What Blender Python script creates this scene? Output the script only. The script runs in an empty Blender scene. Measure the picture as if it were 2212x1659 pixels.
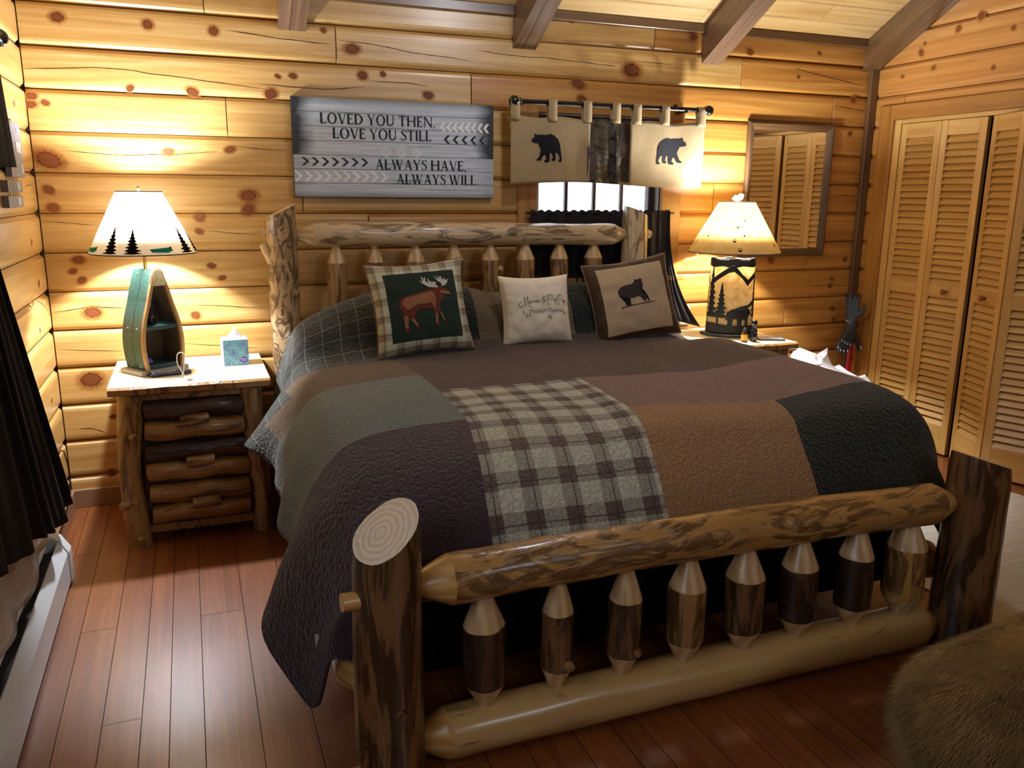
import bpy, bmesh, math, random
from mathutils import Vector, Matrix, noise
from mathutils.geometry import delaunay_2d_cdt
sc = bpy.context.scene
COL = sc.collection
R_ = random.Random(7)
pi = math.pi

# ------------------------------------------------------------------ camera
F_PX, YAW, PITCH, ROLL = 1782.888, -0.3706874, -0.2256548, 0.0089695
CAM = Vector((0.6225446, -4.3283768, 1.5163793))
cyw, syw, cpt, spt = math.cos(YAW), math.sin(YAW), math.cos(PITCH), math.sin(PITCH)
fw = Vector((-syw*cpt, cyw*cpt, spt)); r0 = Vector((cyw, syw, 0)); u0 = r0.cross(fw)
rt = math.cos(ROLL)*r0 + math.sin(ROLL)*u0; up = -math.sin(ROLL)*r0 + math.cos(ROLL)*u0
cam = bpy.data.cameras.new('camera'); camo = bpy.data.objects.new('camera', cam); COL.objects.link(camo)
camo.matrix_world = Matrix(((rt.x, up.x, -fw.x, CAM.x), (rt.y, up.y, -fw.y, CAM.y), (rt.z, up.z, -fw.z, CAM.z), (0, 0, 0, 1)))
cam.sensor_width = 36.0; cam.lens = 36.0*F_PX/2212.0; cam.clip_start = 0.02
sc.camera = camo

def bp(px, py, axis, val):
    """point of the photograph's pixel ray on an axis plane of the room"""
    d = fw*F_PX + rt*(px-1106.0) - up*(py-829.5)
    t = (val-CAM[axis])/d[axis]
    return CAM + d*t

# ------------------------------------------------------------------ world, light, exposure
sc.view_settings.view_transform = 'Standard'; sc.view_settings.look = 'None'
sc.view_settings.exposure = 0.0; sc.view_settings.gamma = 1.0; sc.view_settings.use_curve_mapping = False
sc.cycles.use_denoising = True
sc.cycles.max_bounces = 8; sc.cycles.diffuse_bounces = 5; sc.cycles.transmission_bounces = 6; sc.cycles.glossy_bounces = 4
sc.cycles.sample_clamp_indirect = 6.0; sc.cycles.caustics_reflective = False
wd = bpy.data.worlds.new('World'); sc.world = wd; wd.use_nodes = True
bg = wd.node_tree.nodes['Background']; bg.inputs[0].default_value = (0.82, 0.9, 1.0, 1); bg.inputs[1].default_value = 3.2

def lamp(name, kind, loc, energy, color, size=None, sizey=None, rot=None, parent=None):
    l = bpy.data.lights.new(name, kind); l.energy = energy; l.color = color
    if kind == 'AREA':
        l.shape = 'RECTANGLE'; l.size = size; l.size_y = sizey
    elif size: l.shadow_soft_size = size
    o = bpy.data.objects.new(name, l); COL.objects.link(o); o.location = loc
    if rot: o.rotation_euler = rot
    return o
L_LAMP = 104.0; R_LAMP = 112.0
lamp('left_lamp_bulb', 'POINT', (0.435, -0.30, 1.455), L_LAMP, (0.95, 0.97, 1.05), 0.03)
lamp('right_lamp_bulb', 'POINT', (3.555, -0.30, 1.445), R_LAMP, (0.97, 0.975, 0.97), 0.03)
lamp('right_lamp_night_bulb', 'POINT', (3.555, -0.30, 0.79), 0.12, (1.0, 0.5, 0.25), 0.015)
# the room's ceiling lamp hangs above the bed, over the top edge of the photograph
lamp('ceiling_lamp_bulb', 'POINT', (2.28, -1.25, 2.66), 24.0, (0.93, 0.96, 1.06), 0.09)
# daylight through the window of the left wall, beyond the long curtain
lamp('side_window_daylight', 'AREA', (0.035, -3.55, 1.45), 9.5, (0.72, 0.84, 1.0), 1.0, 1.2, (0, math.radians(-90), 0))
# daylight through the gable window of the far end of the room, behind the camera
lamp('gable_daylight', 'AREA', (3.3, -7.35, 3.25), 20.0, (0.86, 0.93, 1.0), 1.5, 0.9, (math.radians(90), 0, 0))

# ------------------------------------------------------------------ materials
def lin(h):
    h = h.lstrip('#'); o = []
    for i in (0, 2, 4):
        c = int(h[i:i+2], 16)/255; o.append(c/12.92 if c <= .04045 else ((c+.055)/1.055)**2.4)
    return tuple(o)
class NT:
    def __init__(s, name):
        s.m = bpy.data.materials.new(name); s.m.use_nodes = True; s.t = s.m.node_tree; s.n = s.t.nodes
        s.b = s.n['Principled BSDF']
    def add(s, typ, ins=None, **kw):
        nd = s.n.new(typ)
        for k, v in kw.items(): setattr(nd, k, v)
        for k, v in (ins or {}).items(): s.set(nd.inputs[k], v)
        return nd
    def set(s, sock, v):
        if hasattr(v, 'is_output') or isinstance(v, bpy.types.NodeSocket): s.t.links.new(v, sock)
        elif isinstance(v, tuple) and len(v) == 3 and sock.type == 'RGBA': sock.default_value = (*v, 1)
        else: sock.default_value = v
    def math(s, op, a, b=0.0, c=0.0):
        nd = s.n.new('ShaderNodeMath'); nd.operation = op
        s.set(nd.inputs[0], a); s.set(nd.inputs[1], b); s.set(nd.inputs[2], c); return nd.outputs[0]
    def mix(s, f, a, b, mode='MIX'):
        nd = s.n.new('ShaderNodeMix'); nd.data_type = 'RGBA'; nd.blend_type = mode
        s.set(nd.inputs[0], f); s.set(nd.inputs[6], a); s.set(nd.inputs[7], b); return nd.outputs[2]
    def noise(s, vec, scale, detail=4.0, rough=.55, dist=0.0):
        nd = s.add('ShaderNodeTexNoise', {'Vector': vec, 'Scale': scale, 'Detail': detail, 'Roughness': rough, 'Distortion': dist})
        return nd.outputs[0]
    def scale(s, vec, v):
        nd = s.add('ShaderNodeMapping', {'Vector': vec}); nd.inputs['Scale'].default_value = v; return nd.outputs[0]
    def ramp(s, f, stops):
        nd = s.n.new('ShaderNodeValToRGB'); s.set(nd.inputs[0], f); e = nd.color_ramp.elements
        while len(e) < len(stops): e.new(.5)
        for q, (p, c) in zip(e, stops):
            q.position = p; q.color = (*c, 1) if len(c) == 3 else c
        return nd.outputs[0]
    def attr(s, name): return s.add('ShaderNodeAttribute', attribute_name=name).outputs['Vector']
    def obj(s): return s.add('ShaderNodeTexCoord').outputs['Object']
    def uv(s): return s.add('ShaderNodeTexCoord').outputs['UV']
    def sep(s, v):
        nd = s.add('ShaderNodeSeparateXYZ', {0: v}); return nd.outputs
    def bump(s, h, strength=.3, dist=.01):
        nd = s.add('ShaderNodeBump', {'Height': h, 'Strength': strength, 'Distance': dist}); s.t.links.new(nd.outputs[0], s.b.inputs['Normal'])
    def done(s, col, rough=.5, spec=.5, metal=0.0, **kw):
        s.set(s.b.inputs['Base Color'], col); s.set(s.b.inputs['Roughness'], rough)
        s.b.inputs['Specular IOR Level'].default_value = spec; s.b.inputs['Metallic'].default_value = metal
        for k, v in kw.items(): s.set(s.b.inputs[k], v)
        return s.m
M = {}
def flat(name, col, rough=.5, spec=.5, metal=0.0, var=.12, scale=40.0, bump=0.0, **kw):
    """a plain procedural material: colour with a slight noise, optional grain bump"""
    t = NT(name); c = lin(col) if isinstance(col, str) else col
    nz = t.noise(t.obj(), scale, 3.0)
    d = tuple(x*(1-var) for x in c); l = tuple(min(1, x*(1+var)) for x in c)
    if bump: t.bump(nz, bump, .003)
    M[name] = t.done(t.ramp(nz, [(.3, d), (.7, l)]), rough, spec, metal, **kw); return M[name]

def pine(name, dark, mid, light, rough=.33, tone=.35):
    t = NT(name); a = t.attr('lc'); s3 = t.sep(a)
    grain = t.noise(t.scale(a, (1.1, 24, 1)), 1.0, 6.0, .6, .6)
    fine = t.noise(t.scale(a, (3, 260, 1)), 1.0, 3.0)
    blot = t.noise(t.scale(a, (.8, 2.2, 1)), 1.0, 3.0, .55, .8)
    col = t.ramp(grain, [(.3, lin(dark)), (.5, lin(mid)), (.72, lin(light))])
    col = t.mix(t.math('MULTIPLY', t.math('SUBTRACT', fine, .42), .5), col, lin(dark))
    w = t.noise(t.add('ShaderNodeCombineXYZ', {2: t.math('MULTIPLY', s3[2], 7.31)}).outputs[0], 1.0, 1.0)
    col = t.mix(t.math('MULTIPLY', t.math('SUBTRACT', w, .35), tone*2.2), col, t.mix(.5, lin(dark), (.35, .19, .06)))
    col = t.mix(t.math('MULTIPLY', t.math('SUBTRACT', blot, .55), 1.6), col, lin(dark))
    t.bump(grain, .08, .004)
    M[name] = t.done(col, t.math('ADD', rough, t.math('MULTIPLY', fine, .12)), .5, **{'Coat Weight': .45, 'Coat Roughness': .3}); return M[name]
pine('wall_pine', '#a97f42', '#c39b58', '#d6b77e')
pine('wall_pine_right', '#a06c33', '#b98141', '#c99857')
pine('wall_pine_dimmed', '#94602a', '#b07a36', '#c79850')  # same pine; the dimmer light of the right side put into its colour
pine('ceiling_pine', '#b89358', '#cfb27a', '#dfc899', .3, .2)
pine('trim_brown', '#4a351f', '#5f4428', '#735535', .35, .2)
pine('casing_pine', '#8a5a26', '#a0702f', '#b58240', .35, .15)
pine('door_pine', '#b98e49', '#d2a960', '#e2c17e', .4, .7)
pine('baseboard_wood', '#7c5a42', '#8f6c52', '#9f7c62', .4, .2)
pine('beam_wood', '#54402f', '#6c5340', '#836953', .3, .2)
def knotmat(name, heart, ring, halo):
    t = NT(name); s3 = t.sep(t.uv())
    r = t.math('SQRT', t.math('ADD', t.math('POWER', s3[0], 2.0), t.math('POWER', s3[1], 2.0)))
    n = t.noise(t.obj(), 70.0, 3.0); r = t.math('ADD', r, t.math('MULTIPLY', t.math('SUBTRACT', n, .5), .35))
    col = t.ramp(r, [(0.0, lin(heart)), (.36, lin(heart)), (.44, lin(ring)), (.5, lin(halo)), (1.0, lin(halo))])
    al = t.ramp(r, [(0.0, (1, 1, 1)), (.47, (1, 1, 1)), (.56, (.5, .5, .5)), (.85, (0, 0, 0))])
    M[name] = t.done(col, .55, .3, Alpha=al)
knotmat('knot', '#6f3d1d', '#3c1d0c', '#a8692a')
knotmat('knot_red', '#7d4422', '#54270f', '#b4803a')
flat('crack', '#2a1508', .8, .2)
flat('groove_dark', '#3a2410', .8, .1)

def logwood(name, base, mid, dark, thr=.55, rough=.3, stretch=.22, bump=.25, scale=16.0):
    t = NT(name); a = t.attr('lc')
    v = t.scale(a, (1, 1, stretch)); n1 = t.noise(v, scale, 5.0, .6, 1.6); n2 = t.noise(v, scale*2.6, 4.0, .6, .8)
    n3 = t.noise(t.scale(a, (1, 1, .5)), 5.0, 3.0)
    col = t.mix(t.math('MULTIPLY', n3, .9), lin(base), lin(mid))
    m1 = t.ramp(n1, [(thr-.03, (0, 0, 0)), (thr+.06, (1, 1, 1))])
    col = t.mix(t.math('MULTIPLY', m1, .95), col, t.mix(t.math('MULTIPLY', n2, .7), lin(dark), lin(mid)))
    col = t.mix(t.ramp(n2, [(.62, (0, 0, 0)), (.72, (.8, .8, .8))]), col, lin(dark))
    t.bump(t.math('ADD', m1, t.math('MULTIPLY', n2, .6)), bump, .006)
    M[name] = t.done(col, rough, .5, **{'Coat Weight': .35, 'Coat Roughness': .15}); return M[name]
logwood('log_cream', '#d6c19c', '#ac9069', '#2c1b0d', .525)
logwood('log_tracked', '#c4aa80', '#8d6a42', '#33200f', .50, .3, .5, .8, 20.0)
logwood('log_honey', '#bf9555', '#9a703a', '#3a2210', .52, .28, .3, .6, 13.0)
logwood('log_pale_honey', '#c4a46a', '#ae8d56', '#4a2a12', .66, .3, .15, .15, 10.0)
logwood('log_dark', '#85603a', '#553a20', '#170d07', .47, .3, .16, .3)
logwood('log_bark', '#5a3a22', '#3d2717', '#180d07', .45, .45, .15, .5)
logwood('log_mix', '#ab8654', '#7c5730', '#2e1a0b', .51, .35, .16, .3)
logwood('log_amber', '#a8814a', '#8a602f', '#3b2311', .56, .35, .16, .3)
def tenon(name, a1, a2):
    t = NT(name); a = t.attr('lc'); w = t.add('ShaderNodeTexWave', {'Vector': t.scale(a, (1, 1, .4)), 'Scale': 9.0, 'Distortion': 5.0, 'Detail': 2.0}).outputs[1]
    M[name] = t.done(t.ramp(w, [(.2, lin(a1)), (.9, lin(a2))]), .32, .5, **{'Coat Weight': .3, 'Coat Roughness': .15})
tenon('tenon_pale', '#b8976a', '#d0b485')
tenon('tenon_honey', '#b58a4a', '#c9a163')
t = NT('endgrain'); w = t.add('ShaderNodeTexWave', {'Vector': t.attr('lc'), 'Scale': 22.0, 'Distortion': 4.0, 'Detail': 2.0, 'Detail Scale': 2.0}, wave_type='RINGS', rings_direction='Z').outputs[1]
M['endgrain'] = t.done(t.ramp(w, [(.2, lin('#d6c9af')), (.8, lin('#e8ddc8'))]), .3, .5, **{'Coat Weight': .4, 'Coat Roughness': .12})
t = NT('slab_wood'); a = t.attr('lc'); g = t.noise(t.scale(a, (2, 30, 30)), 1.0, 4.0)
M['slab_wood'] = t.done(t.ramp(g, [(.3, lin('#dcc9a2')), (.7, lin('#eadcbd'))]), .3, .5)

# floor planks: stained boards running from the headboard wall towards the camera
t = NT('floor_boards'); a = t.attr('lc'); s3 = t.sep(a)
g = t.noise(t.scale(a, (30, 1.2, 1)), 1.0, 6.0, .6, .8); w = t.noise(t.add('ShaderNodeCombineXYZ', {2: t.math('MULTIPLY', s3[2], 3.77)}).outputs[0], 1.0, 1.0)
b2 = t.noise(t.scale(a, (3, 1.2, 1)), 1.0, 3.0, .6, .6)
col = t.ramp(g, [(.28, lin('#6f3a1a')), (.55, lin('#8f5226')), (.8, lin('#aa6f33'))])
col = t.mix(t.math('MULTIPLY', t.math('SUBTRACT', w, .4), 1.8), col, lin('#5f3219'))
col = t.mix(t.math('MULTIPLY', t.math('SUBTRACT', b2, .52), 1.5), col, lin('#b57a34'))
t.bump(g, .04, .002)
M['floor_boards'] = t.done(col, t.math('ADD', .36, t.math('MULTIPLY', b2, .14)), .5, **{'Coat Weight': .85, 'Coat Roughness': .32})

# quilt fabrics: every patch has the same meandering stitch relief
def quilt(name, kind, c):
    t = NT(name); uv = t.uv()
    wob = t.add('ShaderNodeTexNoise', {'Vector': uv, 'Scale': 38.0, 'Detail': 2.0}).outputs['Color']
    vv = t.add('ShaderNodeVectorMath', {0: uv, 1: t.add('ShaderNodeVectorMath', {0: wob, 1: (.045, .045, .045)}, operation='MULTIPLY').outputs[0]}, operation='ADD').outputs[0]
    vo = t.add('ShaderNodeTexVoronoi', {'Vector': vv, 'Scale': 46.0}, feature='DISTANCE_TO_EDGE', voronoi_dimensions='2D').outputs['Distance']
    pad = t.ramp(vo, [(0.0, (0, 0, 0)), (.16, (.7, .7, .7)), (.5, (1, 1, 1))])
    weave = t.noise(uv, 420.0, 2.0)
    t.bump(t.math('ADD', pad, t.math('MULTIPLY', weave, .25)), .75, .007)
    s2 = t.sep(uv)
    def stripes(o, period, duty, off=0.0):
        f = t.math('FRACT', t.math('DIVIDE', t.math('ADD', o, 10.0+off), period)); return t.math('LESS_THAN', f, duty)
    if kind == 'plain':
        col = t.mix(weave, tuple(x*.75 for x in lin(c[0])), lin(c[0]))
    elif kind == 'tweed':
        w2 = t.noise(uv, 300.0, 1.0); col = t.ramp(w2, [(.38, lin(c[0])), (.5, lin(c[1])), (.63, lin(c[2]))])
    elif kind == 'check':
        p = c[3]; su = stripes(s2[0], p, .45); sv = stripes(s2[1], p, .45)
        col = t.mix(t.math('MULTIPLY', t.math('ADD', su, sv), .5), lin(c[0]), lin(c[1]))
        ln = t.math('MAXIMUM', stripes(s2[0], p, .04, p*.72), stripes(s2[1], p, .04, p*.72)); col = t.mix(t.math('MULTIPLY', ln, .7), col, lin(c[2]))
    elif kind == 'pane':
        p = c[2]; ln = t.math('MAXIMUM', stripes(s2[0], p, .05), stripes(s2[1], p, .05))
        w2 = t.noise(uv, 200.0, 1.0); base = t.ramp(w2, [(.4, lin(c[0])), (.62, tuple(x*1.9 for x in lin(c[0])))])
        col = t.mix(t.math('MULTIPLY', ln, .55), base, lin(c[1]))
    M[name] = t.done(col, .9, .15, **{'Sheen Weight': .25, 'Sheen Roughness': .5})
quilt('quilt_pane', 'pane', ('#2c2f2c', '#8b938a', .085))
quilt('quilt_tan', 'tweed', ('#4f4230', '#62523c', '#736148'))
quilt('quilt_sage', 'tweed', ('#435259', '#66777a', '#909b92'))
quilt('quilt_plum', 'plain', ('#46353d',))
quilt('quilt_brown', 'tweed', ('#43342e', '#4d3c34', '#56443a'))
quilt('quilt_check', 'check', ('#bcc1b2', '#62544c', '#3a3230', .128))
quilt('quilt_mauve', 'tweed', ('#604a44', '#80665e', '#987d73'))
quilt('quilt_camel', 'tweed', ('#80613f', '#9a744e', '#b0885e'))
quilt('quilt_green', 'plain', ('#1a211b',))
quilt('quilt_hound', 'check', ('#8a7a60', '#2c2620', '#2c2620', .012))
quilt('quilt_olive', 'tweed', ('#4a3b28', '#5d4b32', '#70603f'))

# ------------------------------------------------------------------ mesh helpers
class MB:
    """collects shapes for ONE mesh object"""
    def __init__(s): s.v = []; s.lc = []; s.uv = []; s.f = []; s.fm = []; s.fs = []
    def vert(s, p, lc=None, uv=None):
        s.v.append(Vector(p)); s.lc.append(tuple(lc) if lc is not None else tuple(p)); s.uv.append(tuple(uv) if uv is not None else (0, 0)); return len(s.v)-1
    def face(s, idx, m=0, smooth=False): s.f.append(tuple(idx)); s.fm.append(m); s.fs.append(smooth)
    def quad(s, ps, m=0, lcs=None, uvs=None, smooth=False):
        s.face([s.vert(p, lcs[i] if lcs else None, uvs[i] if uvs else None) for i, p in enumerate(ps)], m, smooth)
    def box(s, lo, hi, m=0, bev=0.0, along=0, seed=None):
        """box with chamfered edges; lc runs along axis 'along'"""
        sd = R_.uniform(0, 50) if seed is None else seed
        lo = Vector(lo); hi = Vector(hi); c = (lo+hi)/2; h = (hi-lo)/2; bev = min(bev, min(h)*.9)
        o = [(along+1) % 3, (along+2) % 3]
        if along != 2 and o[1] != 2: o = [o[1], o[0]]
        def lc(p):
            return (p[along]+sd, p[o[1]]+p[o[0]]*.7, math.floor(sd*10)/10)
        if bev <= 0:
            P = [Vector((c.x+h.x*a, c.y+h.y*b, c.z+h.z*d)) for d in (-1, 1) for b in (-1, 1) for a in (-1, 1)]
            ids = [s.vert(p, lc(p)) for p in P]
            for q in ((0, 2, 3, 1), (4, 5, 7, 6), (0, 1, 5, 4), (2, 6, 7, 3), (0, 4, 6, 2), (1, 3, 7, 5)): s.face([ids[i] for i in q], m)
            return
        ids = {}
        for sx in (-1, 1):
            for sy in (-1, 1):
                for sz in (-1, 1):
                    for ax in range(3):
                        q = Vector((sx*(h.x-bev), sy*(h.y-bev), sz*(h.z-bev))); q[ax] = (sx, sy, sz)[ax]*h[ax]
                        p = c+q; ids[(sx, sy, sz, ax)] = s.vert(p, lc(p))
        for ax in range(3):
            b, d = (ax+1) % 3, (ax+2) % 3
            for sg in (-1, 1):
                def k(u, v):
                    t = [0, 0, 0]; t[ax] = sg; t[b] = u; t[d] = v; return ids[(t[0], t[1], t[2], ax)]
                q = [k(-1, -1), k(1, -1), k(1, 1), k(-1, 1)]; s.face(q if sg > 0 else q[::-1], m)
        for ax in range(3):   # edge chamfers along ax
            b, d = (ax+1) % 3, (ax+2) % 3
            for u in (-1, 1):
                for v in (-1, 1):
                    def k(w, face):
                        t = [0, 0, 0]; t[ax] = w; t[b] = u; t[d] = v; return ids[(t[0], t[1], t[2], face)]
                    q = [k(-1, b), k(1, b), k(1, d), k(-1, d)]; s.face(q if u*v > 0 else q[::-1], m)
        for sx in (-1, 1):
            for sy in (-1, 1):
                for sz in (-1, 1):
                    q = [ids[(sx, sy, sz, a)] for a in range(3)]; s.face(q if sx*sy*sz > 0 else q[::-1], m)
    def tube(s, path, radii, seg=16, m=0, caps=True, wob=0.0, seed=None, mats=None, closed=False, sq=None):
        """round log / wire along a path; lc = (radial x, radial y, length); mats: material of each ring span"""
        sd = R_.uniform(0, 40) if seed is None else seed
        path = [Vector(p) for p in path]; n = len(path)
        if not hasattr(radii, '__len__'): radii = [radii]*n
        ref = None; rings = []; L = 0.0
        for i, p in enumerate(path):
            a = path[i-1] if (i > 0 or closed) else p; b = path[(i+1) % n] if (i < n-1 or closed) else p
            t = (b-a).normalized()
            if ref is None:
                ref = Vector((0, 0, 1)) if abs(t.z) < .8 else Vector((1, 0, 0))
            x = ref-t*ref.dot(t); x.normalize(); y = t.cross(x); ref = x
            if i: L += (p-path[i-1]).length
            ring = []
            for k in range(seg):
                an = 2*pi*k/seg; r = radii[i]
                if wob: r *= 1+wob*noise.noise(Vector((math.cos(an)*1.3+sd, math.sin(an)*1.3, L*5+sd)))+wob*.5*noise.noise(Vector((math.cos(an)*3+sd*2, math.sin(an)*3, L*14)))
                dx, dy = math.cos(an)*r, math.sin(an)*r
                if sq: dy *= sq
                ring.append(s.vert(p+x*dx+y*dy, (dx+sd, dy, L+sd*3), (k/seg, L)))
            rings.append(ring)
        for i in range(n if closed else n-1):
            A, B = rings[i], rings[(i+1) % n]; mm = mats[i] if mats else m
            for k in range(seg): s.face((A[k], A[(k+1) % seg], B[(k+1) % seg], B[k]), mm, True)
        if caps and not closed:
            for ring, rev, i, mm in ((rings[0], True, 0, mats[0] if mats else m), (rings[-1], False, n-1, mats[-1] if mats else m)):
                d = [s.vert(s.v[j], (s.v[j].x*1.0+sd, s.v[j].y, s.v[j].z)) for j in ring]
                s.face(d[::-1] if rev else d, mm)
        return rings
    def lathe(s, prof, seg=32, m=0, center=(0, 0, 0), ex=1.0, ey=1.0, cap=False, mats=None):
        c = Vector(center); rings = []
        for (r, z) in prof:
            rings.append([s.vert(c+Vector((math.cos(2*pi*k/seg)*r*ex, math.sin(2*pi*k/seg)*r*ey, z)), None, (k/seg, z)) for k in range(seg)])
        for i in range(len(rings)-1):
            A, B = rings[i], rings[i+1]
            for k in range(seg): s.face((A[k], A[(k+1) % seg], B[(k+1) % seg], B[k]), mats[i] if mats else m, True)
        if cap:
            s.face(rings[0][::-1], mats[0] if mats else m); s.face(rings[-1], mats[-1] if mats else m)
    def prism(s, poly, d, m=0, xf=None):
        """2D polygon (x,z) extruded in y by d; xf maps the local point"""
        xf = xf or (lambda p: p); n = len(poly)
        A = [s.vert(xf(Vector((p[0], 0, p[1])))) for p in poly]; B = [s.vert(xf(Vector((p[0], d, p[1])))) for p in poly]
        s.face(A, m); s.face(B[::-1], m)
        for i in range(n):
            j = (i+1) % n; s.face([s.vert(s.v[q]) for q in (A[j], A[i], B[i], B[j])], m)
    def drape(s, poly, fn, m=0, step=.01, edge=True):
        """flat outline filled with a fine triangulation and laid over a surface fn(x,y)->point"""
        xs = [p[0] for p in poly]; ys = [p[1] for p in poly]
        outl = []
        for i, p in enumerate(poly):
            q = poly[(i+1) % len(poly)]; k = max(1, int(math.dist(p, q)/step))
            for j in range(k): outl.append(Vector((p[0]+(q[0]-p[0])*j/k, p[1]+(q[1]-p[1])*j/k)))
        pts = list(outl)
        nx = int((max(xs)-min(xs))/step)+1; ny = int((max(ys)-min(ys))/step)+1
        if nx*ny < 4000:
            for i in range(nx):
                for j in range(ny): pts.append(Vector((min(xs)+step*(i+.5), min(ys)+step*(j+.5))))
        # keep inside points only
        def inside(q):
            c = False; n = len(poly)
            for i in range(n):
                a = poly[i]; b = poly[i-1]
                if (a[1] > q[1]) != (b[1] > q[1]) and q[0] < (b[0]-a[0])*(q[1]-a[1])/(b[1]-a[1])+a[0]: c = not c
            return c
        pts = outl+[q for q in pts[len(outl):] if inside(q)]
        n = len(outl)
        r = delaunay_2d_cdt(pts, [(i, (i+1) % n) for i in range(n)], [], 0, 1e-7)
        V, Fs = r[0], r[2]; base = [s.vert(fn(v[0], v[1])) for v in V]
        for f in Fs:
            c = sum((V[i] for i in f), Vector((0, 0)))/len(f)
            if inside(c): s.face([base[i] for i in f], m, True)
    def grid(s, P, m=0, uvs=None, lcs=None, mats=None, smooth=True, closed_u=False):
        nr, nc = len(P), len(P[0])
        ids = [[s.vert(P[i][j], lcs[i][j] if lcs else None, uvs[i][j] if uvs else (j/(nc-1), i/(nr-1))) for j in range(nc)] for i in range(nr)]
        for i in range(nr-1):
            for j in range(nc if closed_u else nc-1):
                k = (j+1) % nc
                s.face((ids[i][j], ids[i][k], ids[i+1][k], ids[i+1][j]), mats(i, j) if mats else m, smooth)
        return ids
    def merge(s, o, xf=None):
        b = len(s.v)
        for p, l, u in zip(o.v, o.lc, o.uv): s.v.append(xf @ p if xf else p.copy()); s.lc.append(l); s.uv.append(u)
        for f, m_, sm in zip(o.f, o.fm, o.fs): s.f.append(tuple(i+b for i in f)); s.fm.append(m_); s.fs.append(sm)
    def build(s, name, mats, parent=None, world=True, solid=0.0):
        """link as one mesh object; with a parent the world coordinates are moved into the thing's own space"""
        me = bpy.data.meshes.new(name); me.from_pydata([tuple(v) for v in s.v], [], s.f)
        if parent is not None and world:
            me.transform(root_mat(parent).inverted())
        for m_ in ([mats] if isinstance(mats, str) else mats): me.materials.append(M[m_])
        me.polygons.foreach_set('material_index', s.fm); me.polygons.foreach_set('use_smooth', s.fs)
        at = me.attributes.new('lc', 'FLOAT_VECTOR', 'POINT'); at.data.foreach_set('vector', [c for l in s.lc for c in (*l, 0, 0)[:3]])
        uvl = me.uv_layers.new(name='UVMap'); fl = []
        for f in s.f:
            for i in f: fl += s.uv[i]
        uvl.data.foreach_set('uv', fl); me.validate(); me.update()
        o = bpy.data.objects.new(name, me); COL.objects.link(o)
        if parent is not None: o.parent = parent
        if solid:
            md = o.modifiers.new('thickness', 'SOLIDIFY'); md.thickness = solid; md.offset = 0
        return o
def root_mat(o):
    while o.parent: o = o.parent
    return Matrix.LocRotScale(o.location, o.rotation_euler, None)
def fix(o):
    """consistent outward normals"""
    b = bmesh.new(); b.from_mesh(o.data); bmesh.ops.recalc_face_normals(b, faces=b.faces); b.to_mesh(o.data); b.free(); return o
def tag(o, label, cat, group=None, kind=None):
    if label: o['label'] = label
    if cat: o['category'] = cat
    if group: o['group'] = group
    if kind: o['kind'] = kind
    return o
def struct(o, label=None):
    o['kind'] = 'structure'
    if label: o['label'] = label
    return o
def thing(name, label, cat, loc=(0, 0, 0), rot=(0, 0, 0), group=None):
    o = bpy.data.objects.new(name, None); COL.objects.link(o); o.empty_display_size = .05
    o.location = loc; o.rotation_euler = rot; return tag(o, label, cat, group)
def copy_thing(r, delta, label):
    n = r.copy(); COL.objects.link(n); n.location = r.location+Vector(delta); n['label'] = label
    def rec(a, b):
        for ch in list(a.children):
            c = ch.copy(); COL.objects.link(c); c.parent = b; rec(ch, c)
    rec(r, n); return n
def lerp(a, b, t): return a+(b-a)*t
def catmull(p, t):
    """value on a list of control points (vectors or floats) at parameter t in 0..len-1"""
    n = len(p); i = min(int(t), n-2); f = t-i
    p1, p2 = p[i], p[i+1]; p0 = p[i-1] if i > 0 else p1*2-p2; p3 = p[i+2] if i+2 < n else p2*2-p1
    return ((p1*2)+(p2-p0)*f+(p0*2-p1*5+p2*4-p3)*f*f+(p1*3-p0-p2*3+p3)*f*f*f)*.5

# ------------------------------------------------------------------ room shell
W, ZT, HC = 4.76, 2.1343, 0.18
YF = -7.4                 # far wall behind the camera
def zc(k): return ZT-HC*k
SL, ZC0 = 0.545, 2.462    # ceiling rises from the headboard wall
def zceil(y): return ZC0-SL*y

def log_course(mb, fn, s0, s1, z0, z1, idn, m=0, gap=0.0014, ch=0.018, dp=0.017):
    """one squared log with chamfered upper and lower edges; fn(s, depth, z) -> world point"""
    rows = [(z0+.0015, dp), (z0+ch, 0.0015), (z0+ch+.012, 0), (z1-ch-.012, 0), (z1-ch, .0015), (z1-.0015, dp)]
    a, b = s0+gap, s1-gap
    cols = [(a, .004), (a+.003, 0), (b-.003, 0), (b, .004)]
    off = idn*3.17
    ids = [[mb.vert(fn(s, max(d, dd) if dd and d < .005 else d, z), (s+off, z*1.0+off, idn)) for (s, dd) in cols] for (z, d) in rows]
    for i in range(len(rows)-1):
        for j in range(3): mb.face((ids[i][j], ids[i][j+1], ids[i+1][j+1], ids[i+1][j]), m)
def knots(mb, fn, lst, m):
    for (s, z, r, asp) in lst:
        c = []; asp *= R_.uniform(.85, 1.3); sk = R_.uniform(-.25, .35)
        for k in range(14):
            an = 2*pi*k/14; u, v = math.cos(an), math.sin(an)
            c.append(mb.vert(fn(s+u*r*2*asp, -.0007, z+v*r*2-u*sk*r*2), None, (u, v)))
        ctr = mb.vert(fn(s, -.0009, z), None, (0, 0))
        for k in range(14): mb.face((ctr, c[k], c[(k+1) % 14]), m)
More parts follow.
